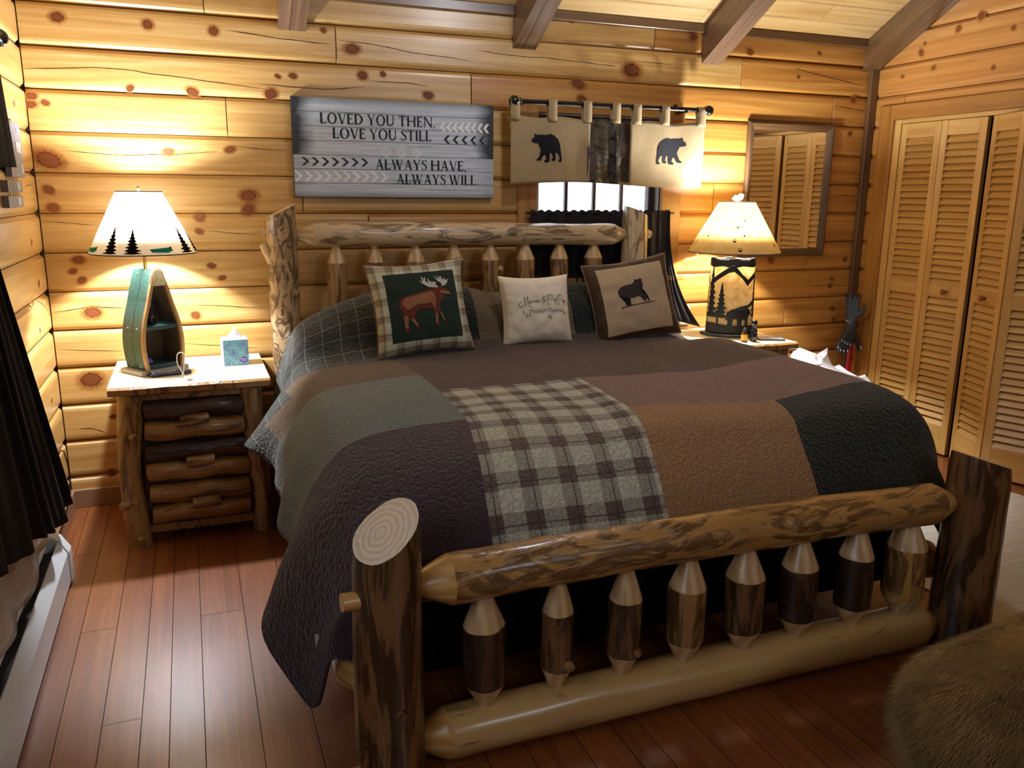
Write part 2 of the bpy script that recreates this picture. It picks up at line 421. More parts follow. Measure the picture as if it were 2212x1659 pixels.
def crackline(mb, fn, pts, m, w=.0018):
    P = []
    for i in range(len(pts)-1):
        for j in range(8): P.append(pts[i].lerp(pts[i+1], j/8))
    P.append(pts[-1]); prev = None
    for i, p in enumerate(P):
        ww = w*min(1, .25+min(i, len(P)-1-i)*.25)*(.8+.5*noise.noise(Vector((p.x*30, p.y*30, 0))))
        dz = .004*noise.noise(Vector((p.x*9, p.y*9, 3)))
        q = (mb.vert(fn(p.x, -.0006, p.y+dz-ww)), mb.vert(fn(p.x, -.0006, p.y+dz+ww)))
        if prev: mb.face((prev[0], q[0], q[1], prev[1]), m)
        prev = q

fB = lambda s, d, z: Vector((s, d, z))                # back (headboard) wall, room on -y
WX0, WX1, WZ0, WZ1 = 2.44, 3.225, 1.0543, 1.9543      # window opening
mb = MB(); rr = random.Random(3)
def jx(px, py): return bp(px, py, 1, 0).x
joints = {-1: [jx(440, 10), jx(1415, 85)], 0: [jx(726, 100), jx(1603, 160)], 1: [jx(1018, 200), jx(1800, 235)],
          2: [jx(490, 250)], 3: [2.0, 3.1], 4: [jx(655, 450), 3.6], 5: [1.5], 6: [2.2, jx(1740, 600)], 7: [2.6], 8: [1.6, 4.2], 9: [2.1], 10: [1.9, 3.9], 11: [2.7]}
idn = 1
for k in range(-2, 12):
    z1, z0 = zc(k-1)if k > -2 else zc(-3)-.1, zc(k)
    z1 = zc(k-1)
    if z1 > 2.50: z1 = 2.50
    xs = [0.0]+sorted(joints.get(k, []))+[W+.02]
    if k == -2: xs = [0, 2.0, W+.02]
    for a, b in zip(xs, xs[1:]):
        segs = [(a, b)]
        if z0 < WZ1-.01 and z1 > WZ0+.01:
            segs = []
            if a < WX0: segs.append((a, min(b, WX0)))
            if b > WX1: segs.append((max(a, WX1), b))
        for (q0, q1) in segs:
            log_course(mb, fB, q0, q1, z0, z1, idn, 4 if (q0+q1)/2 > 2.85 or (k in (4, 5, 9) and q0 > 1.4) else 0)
        idn += 1
log_course(mb, fB, 0, W+.02, -.02, zc(11), idn); idn += 1
# wall body behind the log faces, with the window opening
for lo, hi in (((-.02, .0165, -.05), (WX0, .16, 2.5)), ((WX1, .0165, -.05), (W+.6, .16, 2.5)), ((WX0, .0165, -.05), (WX1, .16, WZ0)), ((WX0, .0165, WZ1), (WX1, .16, 2.5))):
    mb.box(lo, hi, 3)
KN = [(123,37,8),(319,53,8),(461,67,8),(281,191,6),(416,199,8),(585,203,10),(105,345,15),(364,328,7),(497,323,6),(537,422,10),(537,452,10),(105,410,7),(115,449,8),(170,561,7),(157,586,5),(177,606,6),(200,675,10),(423,681,7),(197,820,14),(457,574,5),(431,470,7),(431,500,5),(68,207,6),(66,226,6),(98,222,5),(783,163,8),(827,160,5),(633,164,5),(760,106,9),(925,206,7),(1365,152,13),(1249,181,9),(1256,214,7),(698,65,5),(1232,42,5),(1500,80,6),(1620,112,6),(1843,215,6),(1836,289,4),(1665,562,6),(1825,560,4),(1797,603,3),(1793,617,4),(1798,667,4),(1770,115,3),(1725,166,3),(600,165,4),(480,600,4),(330,790,5),(240,1020,6),(245,900,4),(1800,690,4)]
knots(mb, fB, [(q.x, q.z, r*q0, 1.25) for (x, y, r) in KN for q in [bp(x, y, 1, 0)] for q0 in [(q-CAM).length/F_PX]], 1)
for pl in [[(41,149),(200,146),(290,153),(420,172),(570,192)],[(130,325),(260,335),(350,335),(470,328)],[(505,317),(620,326)],[(490,65),(600,83),(722,97)],[(735,88),(800,95),(900,115),(1020,132)],[(560,182),(700,193),(790,188)],[(800,175),(880,180),(925,187)],[(1030,108),(1100,120),(1180,125),(1300,140),(1330,143)],[(1372,132),(1450,140)],[(85,478),(215,486)],[(435,498),(560,507)],[(115,675),(200,662),(275,667)],[(420,659),(570,665)],[(1800,228),(1845,236),(1877,240)],[(1715,148),(1745,155),(1880,190)],[(1795,422),(1860,424)],[(1740,617),(1840,617)],[(125,756),(265,758)],[(395,742),(560,752)],[(170,925),(200,925),(230,935)]]:
    crackline(mb, fB, [Vector((q.x, q.z)) for q in (bp(x, y, 1, 0) for x, y in pl)], 2)
struct(mb.build('wall_back', ['wall_pine', 'knot', 'crack', 'groove_dark', 'wall_pine_dimmed']))

# left wall: log courses running to the camera
fL = lambda s, d, z: Vector((-d, -s, z))
mb = MB(); rr = random.Random(5)
for k in range(-16, 12):
    z1, z0 = zc(k-1), zc(k); xs = [0.0, rr.uniform(1.2, 2.2), rr.uniform(3.2, 4.4), rr.uniform(5.2, 6.6), -YF]
    for a, b in zip(xs, xs[1:]):
        log_course(mb, fL, a, b, z0, z1, idn); idn += 1
log_course(mb, fL, 0, -YF, -.02, zc(11), idn)
mb.box((-.16, YF-.1, -.05), (-.0165, .02, zc(-17)), 3)
knots(mb, fL, [(.28, 1.3, .012, 1.2), (.33, .93, .010, 1.2), (.22, 1.12, .014, 1.2), (.42, 1.06, .011, 1.2), (.25, .60, .009, 1.2), (.30, 1.86, .011, 1.2), (.5, 2.2, .012, 1.2)], 1)
crackline(mb, fL, [Vector((.0, 1.50)), Vector((.12, 1.54)), Vector((.3, 1.53))], 2)
crackline(mb, fL, [Vector((.06, .98)), Vector((.2, 1.03)), Vector((.33, 1.06))], 2)
struct(mb.build('wall_left', ['wall_pine', 'knot', 'crack', 'groove_dark']))

# right wall: closet front (opening) with log siding above
DY0, DY1, DZ1 = -.25, -1.475, 1.985
fR = lambda s, d, z: Vector((W+d, -s, z))
mb = MB(); rr = random.Random(9)
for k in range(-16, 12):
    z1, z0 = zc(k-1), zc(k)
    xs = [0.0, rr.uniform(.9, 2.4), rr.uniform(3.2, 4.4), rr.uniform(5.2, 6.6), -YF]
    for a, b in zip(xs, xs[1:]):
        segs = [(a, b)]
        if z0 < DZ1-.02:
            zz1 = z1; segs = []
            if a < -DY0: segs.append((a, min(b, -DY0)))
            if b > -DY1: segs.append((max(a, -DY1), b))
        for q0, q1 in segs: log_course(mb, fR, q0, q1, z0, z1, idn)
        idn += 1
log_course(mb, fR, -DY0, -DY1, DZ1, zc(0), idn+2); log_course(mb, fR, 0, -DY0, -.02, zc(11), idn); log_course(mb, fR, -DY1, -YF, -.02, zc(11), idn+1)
mb.box((W+.0165, DY0, -.05), (W+.12, .02, zc(-17)), 3); mb.box((W+.0165, YF-.1, -.05), (W+.12, DY1, zc(-17)), 3); mb.box((W+.0165, DY1, DZ1), (W+.12, DY0, zc(-17)), 3)
mb.box((W+.62, DY1-.05, -.05), (W+.66, .02, 2.1), 3); mb.box((W+.12, .0, -.05), (W+.62, .02, 2.1), 3); mb.box((W+.12, DY1-.07, -.05), (W+.62, DY1-.05, 2.1), 3)
mb.box((W+.12, DY1-.05, 2.08), (W+.62, 0, 2.1), 3)
KR = [(2071,62,6),(2120,34,7),(1990,114,6),(2017,146,4),(2146,146,4),(1998,94,3),(1950,165,3),(2190,60,4)]
knots(mb, fR, [(-q.y, q.z, r*(q-CAM).length/F_PX, 1.1) for (x, y, r) in KR for q in [bp(x, y, 0, W)]], 1)
struct(mb.build('wall_right', ['wall_pine_right', 'knot_red', 'crack', 'groove_dark']))

# far wall behind the camera, with a gable window
mb = MB()
GX0, GX1, GZ0, GZ1 = 2.5, 4.1, 2.75, 3.75
for lo, hi in (((-.1, YF-.12, -.05), (GX0, YF, 6.7)), ((GX1, YF-.12, -.05), (W+.1, YF, 6.7)), ((GX0, YF-.12, -.05), (GX1, YF, GZ0)), ((GX0, YF-.12, GZ1), (GX1, YF, 6.7))): mb.box(lo, hi, 0, along=0)
struct(mb.build('wall_front', ['wall_pine']))
mb = MB()
for lo, hi in (((GX0-.08, YF-.01, GZ0-.08), (GX1+.08, YF+.02, GZ0)), ((GX0-.08, YF-.01, GZ1), (GX1+.08, YF+.02, GZ1+.08)), ((GX0-.08, YF-.01, GZ0), (GX0, YF+.02, GZ1)), ((GX1, YF-.01, GZ0), (GX1+.08, YF+.02, GZ1)), (((GX0+GX1)/2-.02, YF-.06, GZ0), ((GX0+GX1)/2+.02, YF-.02, GZ1))): mb.box(lo, hi, 0, .004)
struct(mb.build('window_2', ['casing_pine']))

# window of the left wall beyond the long curtain: casing round the daylight opening
mb = MB(); SY0, SY1, SZ0, SZ1 = -4.15, -2.95, .95, 1.95
for lo, hi in (((0, SY0-.09, SZ0-.09), (.03, SY0, SZ1+.09)), ((0, SY1, SZ0-.09), (.03, SY1+.09, SZ1+.09)), ((0, SY0, SZ1), (.03, SY1, SZ1+.09)), ((0, SY0, SZ0-.09), (.045, SY1, SZ0))): mb.box(lo, hi, 0, .003, 1)
struct(mb.build('window_3', ['casing_pine']))

# floor: individual boards drawn in one mesh, boards run front to back
mb = MB(); rr = random.Random(11); x = -.02; n = 0
edges = [-.02]
for px in [(25, 1655), (107, 1655), (207, 1655), (298, 1655), (365, 1655), (446, 1655), (575, 1655)]:
    q = bp(px[0], px[1], 2, 0).x; edges.append(q)
edges = sorted(edges)
while edges[-1] < W+.7: edges.append(edges[-1]+rr.choice((.085, .12, .12, .15)))
for a, b in zip(edges, edges[1:]):
    y = .02; L0 = rr.uniform(.6, 2.6)
    while y > YF-.1:
        y2 = max(y-L0, YF-.1); g = .0012; sd = n*1.37; n += 1
        P = [(a+g, y-g, 0), (b-g, y-g, 0), (b-g, y2+g, 0), (a+g, y2+g, 0)]
        mb.quad(P[::-1], 0, [(p[0]+sd, p[1]+sd*2, n) for p in P[::-1]])
        y = y2; L0 = rr.uniform(1.4, 3.0)
mb.box((-.1, YF-.1, -.06), (W+.7, .1, -.002), 1)
struct(mb.build('floor', ['floor_boards', 'groove_dark']))

# ceiling: boards across, rising towards the camera
mb = MB(); s = 0.0; n = 0; ca = 1/math.sqrt(1+SL*SL)
while -s*ca > YF-.2:
    s2 = s+.136
    def P(x, q, dz): return Vector((x, -q*ca, ZC0+SL*q*ca+dz))
    xs = [-.1, rr.uniform(1, 2.2), rr.uniform(3, 4.2), W+.7]
    for a, b in zip(xs, xs[1:]):
        rows = [(s+.001, .006), (s+.007, 0), (s2-.007, 0), (s2-.001, .006)]; sd = n*2.3; n += 1
        ids = [[mb.vert(P(x, q, d), (x+sd, q+sd, n)) for x in (a+.0008, b-.0008)] for q, d in rows]
        for i in range(3): mb.face((ids[i][0], ids[i+1][0], ids[i+1][1], ids[i][1]), 0)
    s = s2
P = lambda x, q, dz: Vector((x, -q*ca, ZC0+SL*q*ca+dz))
mb.quad([P(-.1, -.2, .007), P(W+.7, -.2, .007), P(W+.7, s, .007), P(-.1, s, .007)], 1)
mb.quad([P(-.1, -.2, .1), P(-.1, s, .1), P(W+.7, s, .1), P(W+.7, -.2, .1)], 1)
ck = [(1265, 8), (1405, 33), (1730, 33), (1720, 12), (1800, 55)]
struct(mb.build('ceiling', ['ceiling_pine', 'groove_dark']))

# rafters
def beam(n, x0, x1, zb, m):
    mb = MB(); L = -YF
    sec = [(0, 0)]
    P = []
    for y in (0.0, -L):
        P.append([Vector((x0, y, zb-SL*y)), Vector((x1, y, zb-SL*y)), Vector((x1, y, zceil(y)+.004)), Vector((x0, y, zceil(y)+.004))])
    A, B = P; sd = n*3.3
    lc = lambda p: (-p.y+sd, p.z+SL*p.y+p.x, n)
    for i in range(4):
        j = (i+1) % 4; q = [A[i], A[j], B[j], B[i]]; mb.quad(q, 0, [lc(p) for p in q])
    mb.quad(A[::-1], 0, [(p.z*2, p.x, n) for p in A[::-1]]); mb.quad(B, 0)
    mb.quad([Vector((x0+.052, .0, zb-.0006)), Vector((x0+.0545, .0, zb-.0006)), Vector((x0+.0545, -L, zb+SL*L-.0006)), Vector((x0+.052, -L, zb+SL*L-.0006))], 1)
    o = mb.build('trim_%d' % n, [m, 'crack']); fix(o); return struct(o, 'sloping ceiling rafter of stained wood')
beam(1, 1.093, 1.222, 2.272, 'beam_wood'); beam(2, 2.292, 2.421, 2.268, 'beam_wood'); beam(3, 3.462, 3.588, 2.262, 'beam_wood'); beam(4, 4.645, 4.76, 2.285, 'trim_brown')
# trim strips where ceiling meets the wall, and the corner post
xs = [0.0, 1.093, 1.222, 2.292, 2.421, 3.462, 3.588, 4.645]
mb = MB()
for a, b in zip(xs[::2], xs[1::2]): mb.box((a, -.028, 2.425), (b, .0, 2.472), 0, .003, 0)
struct(mb.build('trim_5', ['trim_brown']))
mb = MB(); mb.box((4.70, -.03, 0), (4.7595, 0, 2.31), 0, .004, 2); struct(mb.build('trim_6', ['trim_brown']))
# closet casing and jambs
mb = MB(); c0 = -.085; c1 = DY0+.05
mb.box((W-.022, c1-.0, 0), (W, c0, 2.075), 0, .004, 2); mb.box((W-.022, DY1-.12, 0), (W, DY1-.03, 2.075), 0, .004, 2)
mb.box((W-.0225, DY1-.03, 1.985), (W, c1, 2.075), 0, .004, 1)
struct(mb.build('trim_7', ['casing_pine']))
mb = MB(); mb.box((W-.004, DY0-.0, 0), (W+.12, c1, 1.985), 0, .002, 2); mb.box((W-.004, DY1-.03, 0), (W+.12, DY1, 1.985), 0, .002, 2); mb.box((W-.003, DY1, 1.96), (W+.12, DY0, 1.985), 0, .002, 1)
struct(mb.build('trim_8', ['door_pine']))
# baseboards
mb = MB(); mb.box((.014, -.016, 0), (W, 0, .092), 0, .003, 0); struct(mb.build('baseboard_back', ['baseboard_wood']))
mb = MB(); mb.box((0, -.86, 0), (.016, 0, .092), 0, .003, 1); struct(mb.build('baseboard_left', ['baseboard_wood']))

# window: casing, jamb, sash with muntins, pane
flat('sash_dark', '#4a3a3c', .5); flat('sash_light', '#6d5a50', .4)
t = NT('window_glass'); M['window_glass'] = t.done((1, 1, 1), .0, .5, **{'Transmission Weight': 1.0, 'IOR': 1.01})
mb = MB()
mb.box((2.325, -.02, WZ0-.05), (WX0, 0, WZ1+.05), 0, .003, 2); mb.box((WX1, -.02, WZ0-.05), (3.36, 0, WZ1+.05), 0, .003, 2)
mb.box((WX0, -.0195, WZ1-.0), (WX1, 0, WZ1+.05), 0, .003, 0); mb.box((2.30, -.06, WZ0-.03), (3.385, .05, WZ0), 0, .004, 0); mb.box((2.325, -.018, WZ0-.12), (3.36, 0, WZ0-.03), 0, .003, 0)
for lo, hi in (((WX0, .0, WZ0), (WX0+.008, .16, WZ1)), ((WX1-.008, 0, WZ0), (WX1, .16, WZ1)), ((WX0, 0, WZ1-.008), (WX1, .16, WZ1)), ((WX0, 0, WZ0), (WX1, .16, WZ0+.008))): mb.box(lo, hi, 1)
wn = struct(mb.build('window_1', ['casing_pine', 'sash_light']), 'window behind the bed with dark muntins and bright panes')
mb = MB()
for lo, hi in (((WX0+.008, .06, WZ0+.008), (WX0+.04, .1, WZ1-.008)), ((WX1-.04, .06, WZ0+.008), (WX1-.008, .1, WZ1-.008)), ((WX0+.04, .06, WZ1-.045), (WX1-.04, .1, WZ1-.008)), ((WX0+.04, .06, WZ0+.008), (WX1-.04, .1, WZ0+.045)), ((WX0+.04, .055, 1.37), (WX1-.04, .1, 1.40))): mb.box(lo, hi, 0, .003)
for i in (1, 2, 3):
    xm = 2.476+(3.19-2.476)*i/4; mb.box((xm-.009, .068, WZ0+.04), (xm+.009, .092, WZ1-.04), 0, .002)
mb.build('sash', ['sash_dark'], wn)
mb = MB(); mb.box((WX0+.03, .078, WZ0+.03), (WX1-.03, .082, WZ1-.03)); mb.build('pane', ['window_glass'], wn)

# ------------------------------------------------------------------ closet bifold doors
flat('knob_wood', '#8a5a34', .35, .5)
def louver_leaf(w, h, seed):
    """one louvred leaf in local x (width) / y (thickness, front at -y) / z"""
    mb = MB(); r = random.Random(seed); st, th = .045, .03
    def part(lo, hi, al): mb.box(lo, hi, 0, .002, al, r.uniform(0, 60))
    part((0, -th/2, 0), (st, th/2, h), 2); part((w-st, -th/2, 0), (w, th/2, h), 2)
    zm = .93
    for z0, z1 in ((0, .17), (zm, zm+.075), (h-.085, h)): part((st, -th/2, z0), (w-st, th/2, z1), 0)
    for a, b in ((.17, zm), (zm+.075, h-.085)):
        n = round((b-a)/.0395)
        for i in range(n):
            z = a+(b-a)*(i+.5)/n; sd = r.uniform(0, 60)
            c, s_ = math.cos(1.0), math.sin(1.0); hw, ht = .0245, .003
            P = []
            for (u, v) in ((-hw, -ht), (hw, -ht), (hw, ht), (-hw, ht)):
                P.append((u*c-v*s_, u*s_+v*c))
            # slat tilts down towards the room
            A = [Vector((st-.004, p[0], z+p[1])) for p in P]; B = [Vector((w-st+.004, p[0], z+p[1])) for p in P]
            for k in range(4):
                j = (k+1) % 4; q = [A[k], A[j], B[j], B[k]]
                mb.quad(q[::-1], 0, [(p.x+sd, p.y+p.z, math.floor(sd)) for p in q[::-1]])
    return mb
LW, LH, LX = .298, 1.945, W+.014
def bifold(n, knob_leaf, base_y, fold, label, seed):
    root = thing('door_%d' % n, label, None, (LX, base_y, .012)); root['kind'] = 'structure'
    # local leaf x runs towards -y of the room, front (-y local) faces -x of the room
    def frame(p0, ang):
        # ang: turn of the leaf out of the closed plane
        dx = Vector((-math.sin(ang), -math.cos(ang), 0)); nrm = Vector((-math.cos(ang), math.sin(ang), 0))
        return Matrix(((dx.x, -nrm.x, 0, p0.x), (dx.y, -nrm.y, 0, p0.y), (0, 0, 1, p0.z), (0, 0, 0, 1))), dx, nrm
    if n == 1:
        m1, d1, n1 = frame(Vector((LX, base_y, .012)), fold); p2 = Vector((LX, base_y, .012))+d1*(LW+.002)
        m2, d2, n2 = frame(p2, -fold)
    else:
        m1, d1, n1 = frame(Vector((LX, base_y, .012)), fold); p2 = Vector((LX, base_y, .012))+d1*(LW+.002)
        m2, d2, n2 = frame(p2, -fold)
    for i, (mm, dd, nn, p0) in enumerate(((m1, d1, n1, Vector((LX, base_y, .012))), (m2, d2, n2, p2))):
        mb = MB(); mb.merge(louver_leaf(LW, LH, seed+i), mm); lf = mb.build('leaf', ['door_pine'], root)
        if i == knob_leaf:
            kx = LW*.56 if n == 1 else LW*.5
            kp = p0+dd*kx+Vector((0, 0, .9675))+nn*.013
            kb = MB(); z = nn; x = dd; y = z.cross(x); mk = Matrix(((x.x, y.x, z.x, kp.x), (x.y, y.y, z.y, kp.y), (x.z, y.z, z.z, kp.z), (0, 0, 0, 1)))
            k0 = MB(); k0.lathe([(.0001, 0), (.008, 0), (.007, .012), (.013, .018), (.0165, .026), (.015, .034), (.008, .039), (.0001, .04)], 16); kb.merge(k0, mk)
            kb.build('knob', ['knob_wood'], lf)
    return root
bifold(1, 1, DY0-.005, 0.02, 'closed pair of louvred closet door leaves next to the corner', 40)
bifold(2, 0, DY0-.005-2*LW-.04, 0.36, 'half folded pair of louvred closet door leaves at the right edge', 50)

# ------------------------------------------------------------------ log bed
bed = thing('log_bed_frame', 'rustic peeled log bed frame with pointed spindles at head and foot', 'bed', (2.02, -1.28, 0))
def post(x, y, r, h, slant, mat, seed, name='post', dirx=1.0, diry=0.0):
    """log post with a slanting sawn top"""
    mb = MB(); seg = 28; n = 16; rings = []
    for i in range(n+1):
        ring = []
        for k in range(seg):
            an = 2*pi*k/seg; zz = h*i/n
            rr_ = r*(1.04-.06*i/n)*(1+.05*noise.noise(Vector((math.cos(an)*1.2+seed, math.sin(an)*1.2, zz*3.5+seed)))+.025*noise.noise(Vector((math.cos(an)*3+seed, math.sin(an)*3, zz*11))))
            px, py = math.cos(an)*rr_, math.sin(an)*rr_
            if i == n: rr2 = .94
            else: rr2 = 1
            top = h+slant*(px*dirx+py*diry)/r
            z = top*i/n
            ring.append(mb.vert((x+px*rr2, y+py*rr2, z), (px+seed, py, z+seed)))
        rings.append(ring)
    for i in range(n):
        for k in range(seg): mb.face((rings[i][k], rings[i][(k+1) % seg], rings[i+1][(k+1) % seg], rings[i+1][k]), 0, True)
    # sawn face with rings
    prev = None
    for q in (1.0, .66, .33):
        ring = []
        for k in range(seg):
            v = mb.v[rings[-1][k]]; c = Vector((x, y, h)); p = c.lerp(v, q)+Vector((0, 0, .004*(1-q)))
            ring.append(mb.vert(p, ((p.x-x)+.012, (p.y-y)*.9, 0)))
        if prev:
            for k in range(seg): mb.face((prev[k], prev[(k+1) % seg], ring[(k+1) % seg], ring[k]), 1, True)
        prev = ring
    mb.face(prev, 1); mb.face(rings[0][::-1], 0)
    return mb.build(name, [mat, 'endgrain'], bed)
hl = post(1.045, -.15, .073, 1.43, .034, 'log_tracked', 1.0)
mb = MB(); mb.tube([(1.0, -.16, 1.19), (.965, -.165, 1.25), (.952, -.165, 1.275)], [.03, .022, .016], 12); mb.build('branch_stub', ['tenon_pale'], hl)
mb = MB(); mb.tube([(.99, -.15, 1.33), (.957, -.15, 1.335)], [.02, .02], 12); mb.build('branch_stub', ['tenon_pale'], hl)
hr = post(2.985, -.15, .074, 1.43, -.03, 'log_cream', 4.0)
mb = MB(); mb.tube([(3.04, -.17, 1.31), (3.072, -.18, 1.30)], [.028, .02], 12); mb.build('branch_stub', ['tenon_pale'], hr)
fl_ = post(1.022, -2.45, .088, .708, .058, 'log_dark', 7.0, dirx=.8, diry=.6)
mb = MB(); mb.tube([(.96, -2.47, .545), (.905, -2.475, .548)], [.024, .023], 14, 0); mb.build('peg', ['tenon_honey'], fl_)
mb = MB(); mb.tube([(.975, -2.47, .06), (.918, -2.475, .06)], [.023, .022], 14); mb.build('peg', ['tenon_honey'], fl_)
mb = MB(); mb.tube([(1.03, -2.525, .245), (1.032, -2.547, .247)], [.021, .015], 12); mb.build('knot_stub', ['log_dark'], fl_)
post(3.03, -2.45, .096, .672, -.03, 'log_dark', 9.0)
def rail(name, p0, p1, r, cone, mat, ten, seed, bow=(0, 0, 0), tr=.4, parent=None, wob=.1, n=26):
    p0, p1 = Vector(p0), Vector(p1); d = (p1-p0); L = d.length; d.normalize(); path = []; rad = []; mats = []
    ts = [0, cone*.45, cone*.8, cone, cone+.012]+[cone+.03+(L-2*cone-.06)*i/n for i in range(n+1)]+[L-cone-.012, L-cone, L-cone*.8, L-cone*.45, L]
    for i, s in enumerate(ts):
        f = s/L; path.append(p0+d*s+Vector(bow)*(4*f*(1-f)))
        e = min(s, L-s)
        rad.append(r*(tr+(1-tr)*min(1, e/cone)) if e < cone else r*(1.0 if e > cone+.02 else .985))
    for i in range(len(ts)): mats.append(1 if min(ts[i], L-ts[min(i+1, len(ts)-1)]) < cone-1e-4 and (ts[i] < cone-1e-4 or L-ts[min(i+1, len(ts)-1)] < cone-1e-4) else 0)
    mb = MB(); mb.tube(path, rad, 26, 0, True, wob, seed, mats)
    return mb.build(name, [mat, ten], parent or bed)
rail('head_rail', (1.105, -.15, 1.315), (2.925, -.15, 1.303), .059, .085, 'log_cream', 'tenon_pale', 3.3, (0, 0, .004))
rail('head_rail', (1.105, -.15, .52), (2.925, -.15, .52), .06, .08, 'log_cream', 'tenon_pale', 5.3)
rail('foot_rail', (1.095, -2.435, .542), (2.965, -2.42, .522), .066, .095, 'log_honey', 'tenon_honey', 8.1, (0, 0, .014))
rail('foot_rail', (1.095, -2.42, .085), (2.955, -2.41, .078), .073, .085, 'log_pale_honey', 'tenon_honey', 11.4, (0, 0, .006), wob=.06)
rail('side_rail', (.985, -2.36, .23), (.985, -.24, .23), .073, .10, 'log_honey', 'tenon_honey', 13.2)
rail('side_rail', (3.04, -2.36, .23), (3.04, -.24, .23), .073, .10, 'log_honey', 'tenon_honey', 15.2)
def spindle(x, y, z0, z1, r, cone0, cone1, mat, ten, seed):
    """short log turned to a point at both ends"""
    R = random.Random(seed*7+1)
    zs = [z0, z0+cone0*.5, z0+cone0*.92, z0+cone0, z0+cone0+.01]; rs = [r*.36, r*.62, r*.93, r*.985, r]
    n = 8
    for i in range(1, n+1): zs.append(z0+cone0+.01+(z1-z0-cone0-cone1-.02)*i/n); rs.append(r)
    zs += [z1-cone1, z1-cone1*.92, z1-cone1*.5, z1-cone1*.15, z1]; rs += [r*.985, r*.94, r*.66, r*.42, r*.36]
    mats = [1, 1, 1, 0]+[0]*n+[0, 1, 1, 1, 1]
    mb = MB(); lean = R.uniform(-.006, .006)
    mb.tube([(x+lean*i/len(zs), y, z) for i, z in enumerate(zs)], rs, 22, 0, True, .09, seed, mats[:len(zs)])
    return mb.build('spindle', [mat, ten], bed)
for i, (x, hw, m) in enumerate(zip((1.303, 1.498, 1.706, 1.918, 2.118, 2.32, 2.52, 2.729), (.098, .083, .099, .10, .10, .107, .104, .10), ('log_mix',)*8)):
    sp = spindle(x, -.15, .56, 1.262, hw/2, .07, .085, m, 'tenon_pale', i+20)
    if i == 4:
        mb = MB(); mb.tube([(x+.03, -.17, 1.13), (x+.052, -.19, 1.132)], [.02, .015], 12); mb.build('knot_stub', ['tenon_pale'], sp)
for i, (x, w_, mt) in enumerate(zip((1.293, 1.504, 1.718, 1.926, 2.139, 2.344, 2.566, 2.777), (.115, .09, .098, .112, .120, .115, .115, .130), ('log_bark', 'log_dark', 'log_dark', 'log_mix', 'log_dark', 'log_bark', 'log_bark', 'log_honey'))):
    sp = spindle(x, -2.42, .138, .488, w_/2, .078, .10, mt, 'tenon_pale', i+40)
    if i in (1, 2):
        mb = MB(); mb.tube([(x+.02, -2.455, .235), (x+.024, -2.474, .237)], [.018, .012], 12); mb.build('knot_stub', ['log_mix'], sp)
flat('box_fabric', '#100e0d', .9, .1); flat('mattress_fabric', '#b9b2a4', .9, .1)
mb = MB(); bx = thing('box_spring', 'dark box spring seen between the foot spindles under the quilt', 'box spring', (2.02, -1.28, .19))
mb.box((1.125, -2.30, .19), (2.92, -.24, .44), 0, .02); mb.build('base', ['box_fabric'], bx)
mb = MB(); mb.tube([(1.122, -2.303, .425), (2.923, -2.303, .425), (2.923, -.237, .425), (1.122, -.237, .425)], .006, 8, 0, False, closed=True); mb.build('piping', ['mattress_fabric'], bx)
mb = MB(); mb.box((1.15, -2.16, .44), (2.90, -.27, .665), 0, .05); tag(mb.build('mattress', ['mattress_fabric']), 'thick pale mattress underneath the patchwork quilt', 'mattress')

# ------------------------------------------------------------------ patchwork quilt
V3 = lambda x, y, z: Vector((x, y, z))
rowsY = [-.17, -.27, -.41, -.54, -.615, -.74, -.94, -1.12, -1.41, -1.58, -1.78, -1.98, -2.13, -2.245, -2.305, -2.325, -2.30]
rowsZ = [.80, .985, 1.055, .975, .835, .787, .79, .795, .795, .79, .782, .760, .718, .645, .56, .50, .455]
left = [[(1.135, .45), (1.135, .56), (1.145, .66), (1.165, .74)], [(.965, .45), (.975, .58), (1.01, .73), (1.10, .87)],
 [(.945, .46), (.955, .60), (1.01, .77), (1.11, .94)], [(.94, .47), (.95, .60), (1.0, .75), (1.10, .88)],
 [(.885, .465), (.915, .58), (.99, .70), (1.09, .79)], [(.815, .47), (.865, .57), (.965, .68), (1.09, .76)],
 [(.79, .505), (.865, .59), (.975, .695), (1.10, .765)], [(.87, .44), (.892, .56), (.985, .687), (1.10, .763)], [(.86, .40), (.895, .55), (.985, .685), (1.10, .762)],
 [(.845, .375), (.885, .53), (.985, .68), (1.10, .758)], [(.85, .36), (.885, .51), (.98, .67), (1.10, .75)],
 [(.755, .275), (.83, .46), (.965, .64), (1.095, .725)], [(.775, .195), (.84, .40), (.96, .58), (1.09, .68)],
 [(.842, .125), (.872, .33), (.965, .52), (1.09, .61)], [(.892, .29), (.912, .39), (.98, .46), (1.10, .515)],
 [(.945, .30), (.965, .36), (1.01, .43), (1.11, .48)], [(.97, .27), (.985, .33), (1.02, .40), (1.11, .445)]]
rt_dy = [0, 0, 0, 0, 0, 0, 0, -.02, -.04, -.07, -.15, -.10, -.03, 0, 0, 0, 0]
right = []
for i, (y, z) in enumerate(zip(rowsY, rowsZ)):
    if i == 0: right.append([(2.87, .74), (2.89, .66), (2.90, .56), (2.90, .45)])
    elif i <= 3: right.append([(2.96, z-.07), (3.06, z-.20), (3.10, .70), (3.115, .50)])
    elif i == 4: right.append([(2.96, .83), (3.05, .76), (3.10, .64), (3.12, .48)])
    elif i <= 12: right.append([(2.96, z+.045), (3.08, z+.015), (3.17, z-.14), (3.20, .36)] if i > 5 else [(2.96, z+.01), (3.05, z-.03), (3.11, z-.16), (3.125, .45)])
    else: right.append([(2.95, z+.02), (3.05, z-.02), (3.09, z-.12), (3.09, max(.2, z-.26))])
CP = []
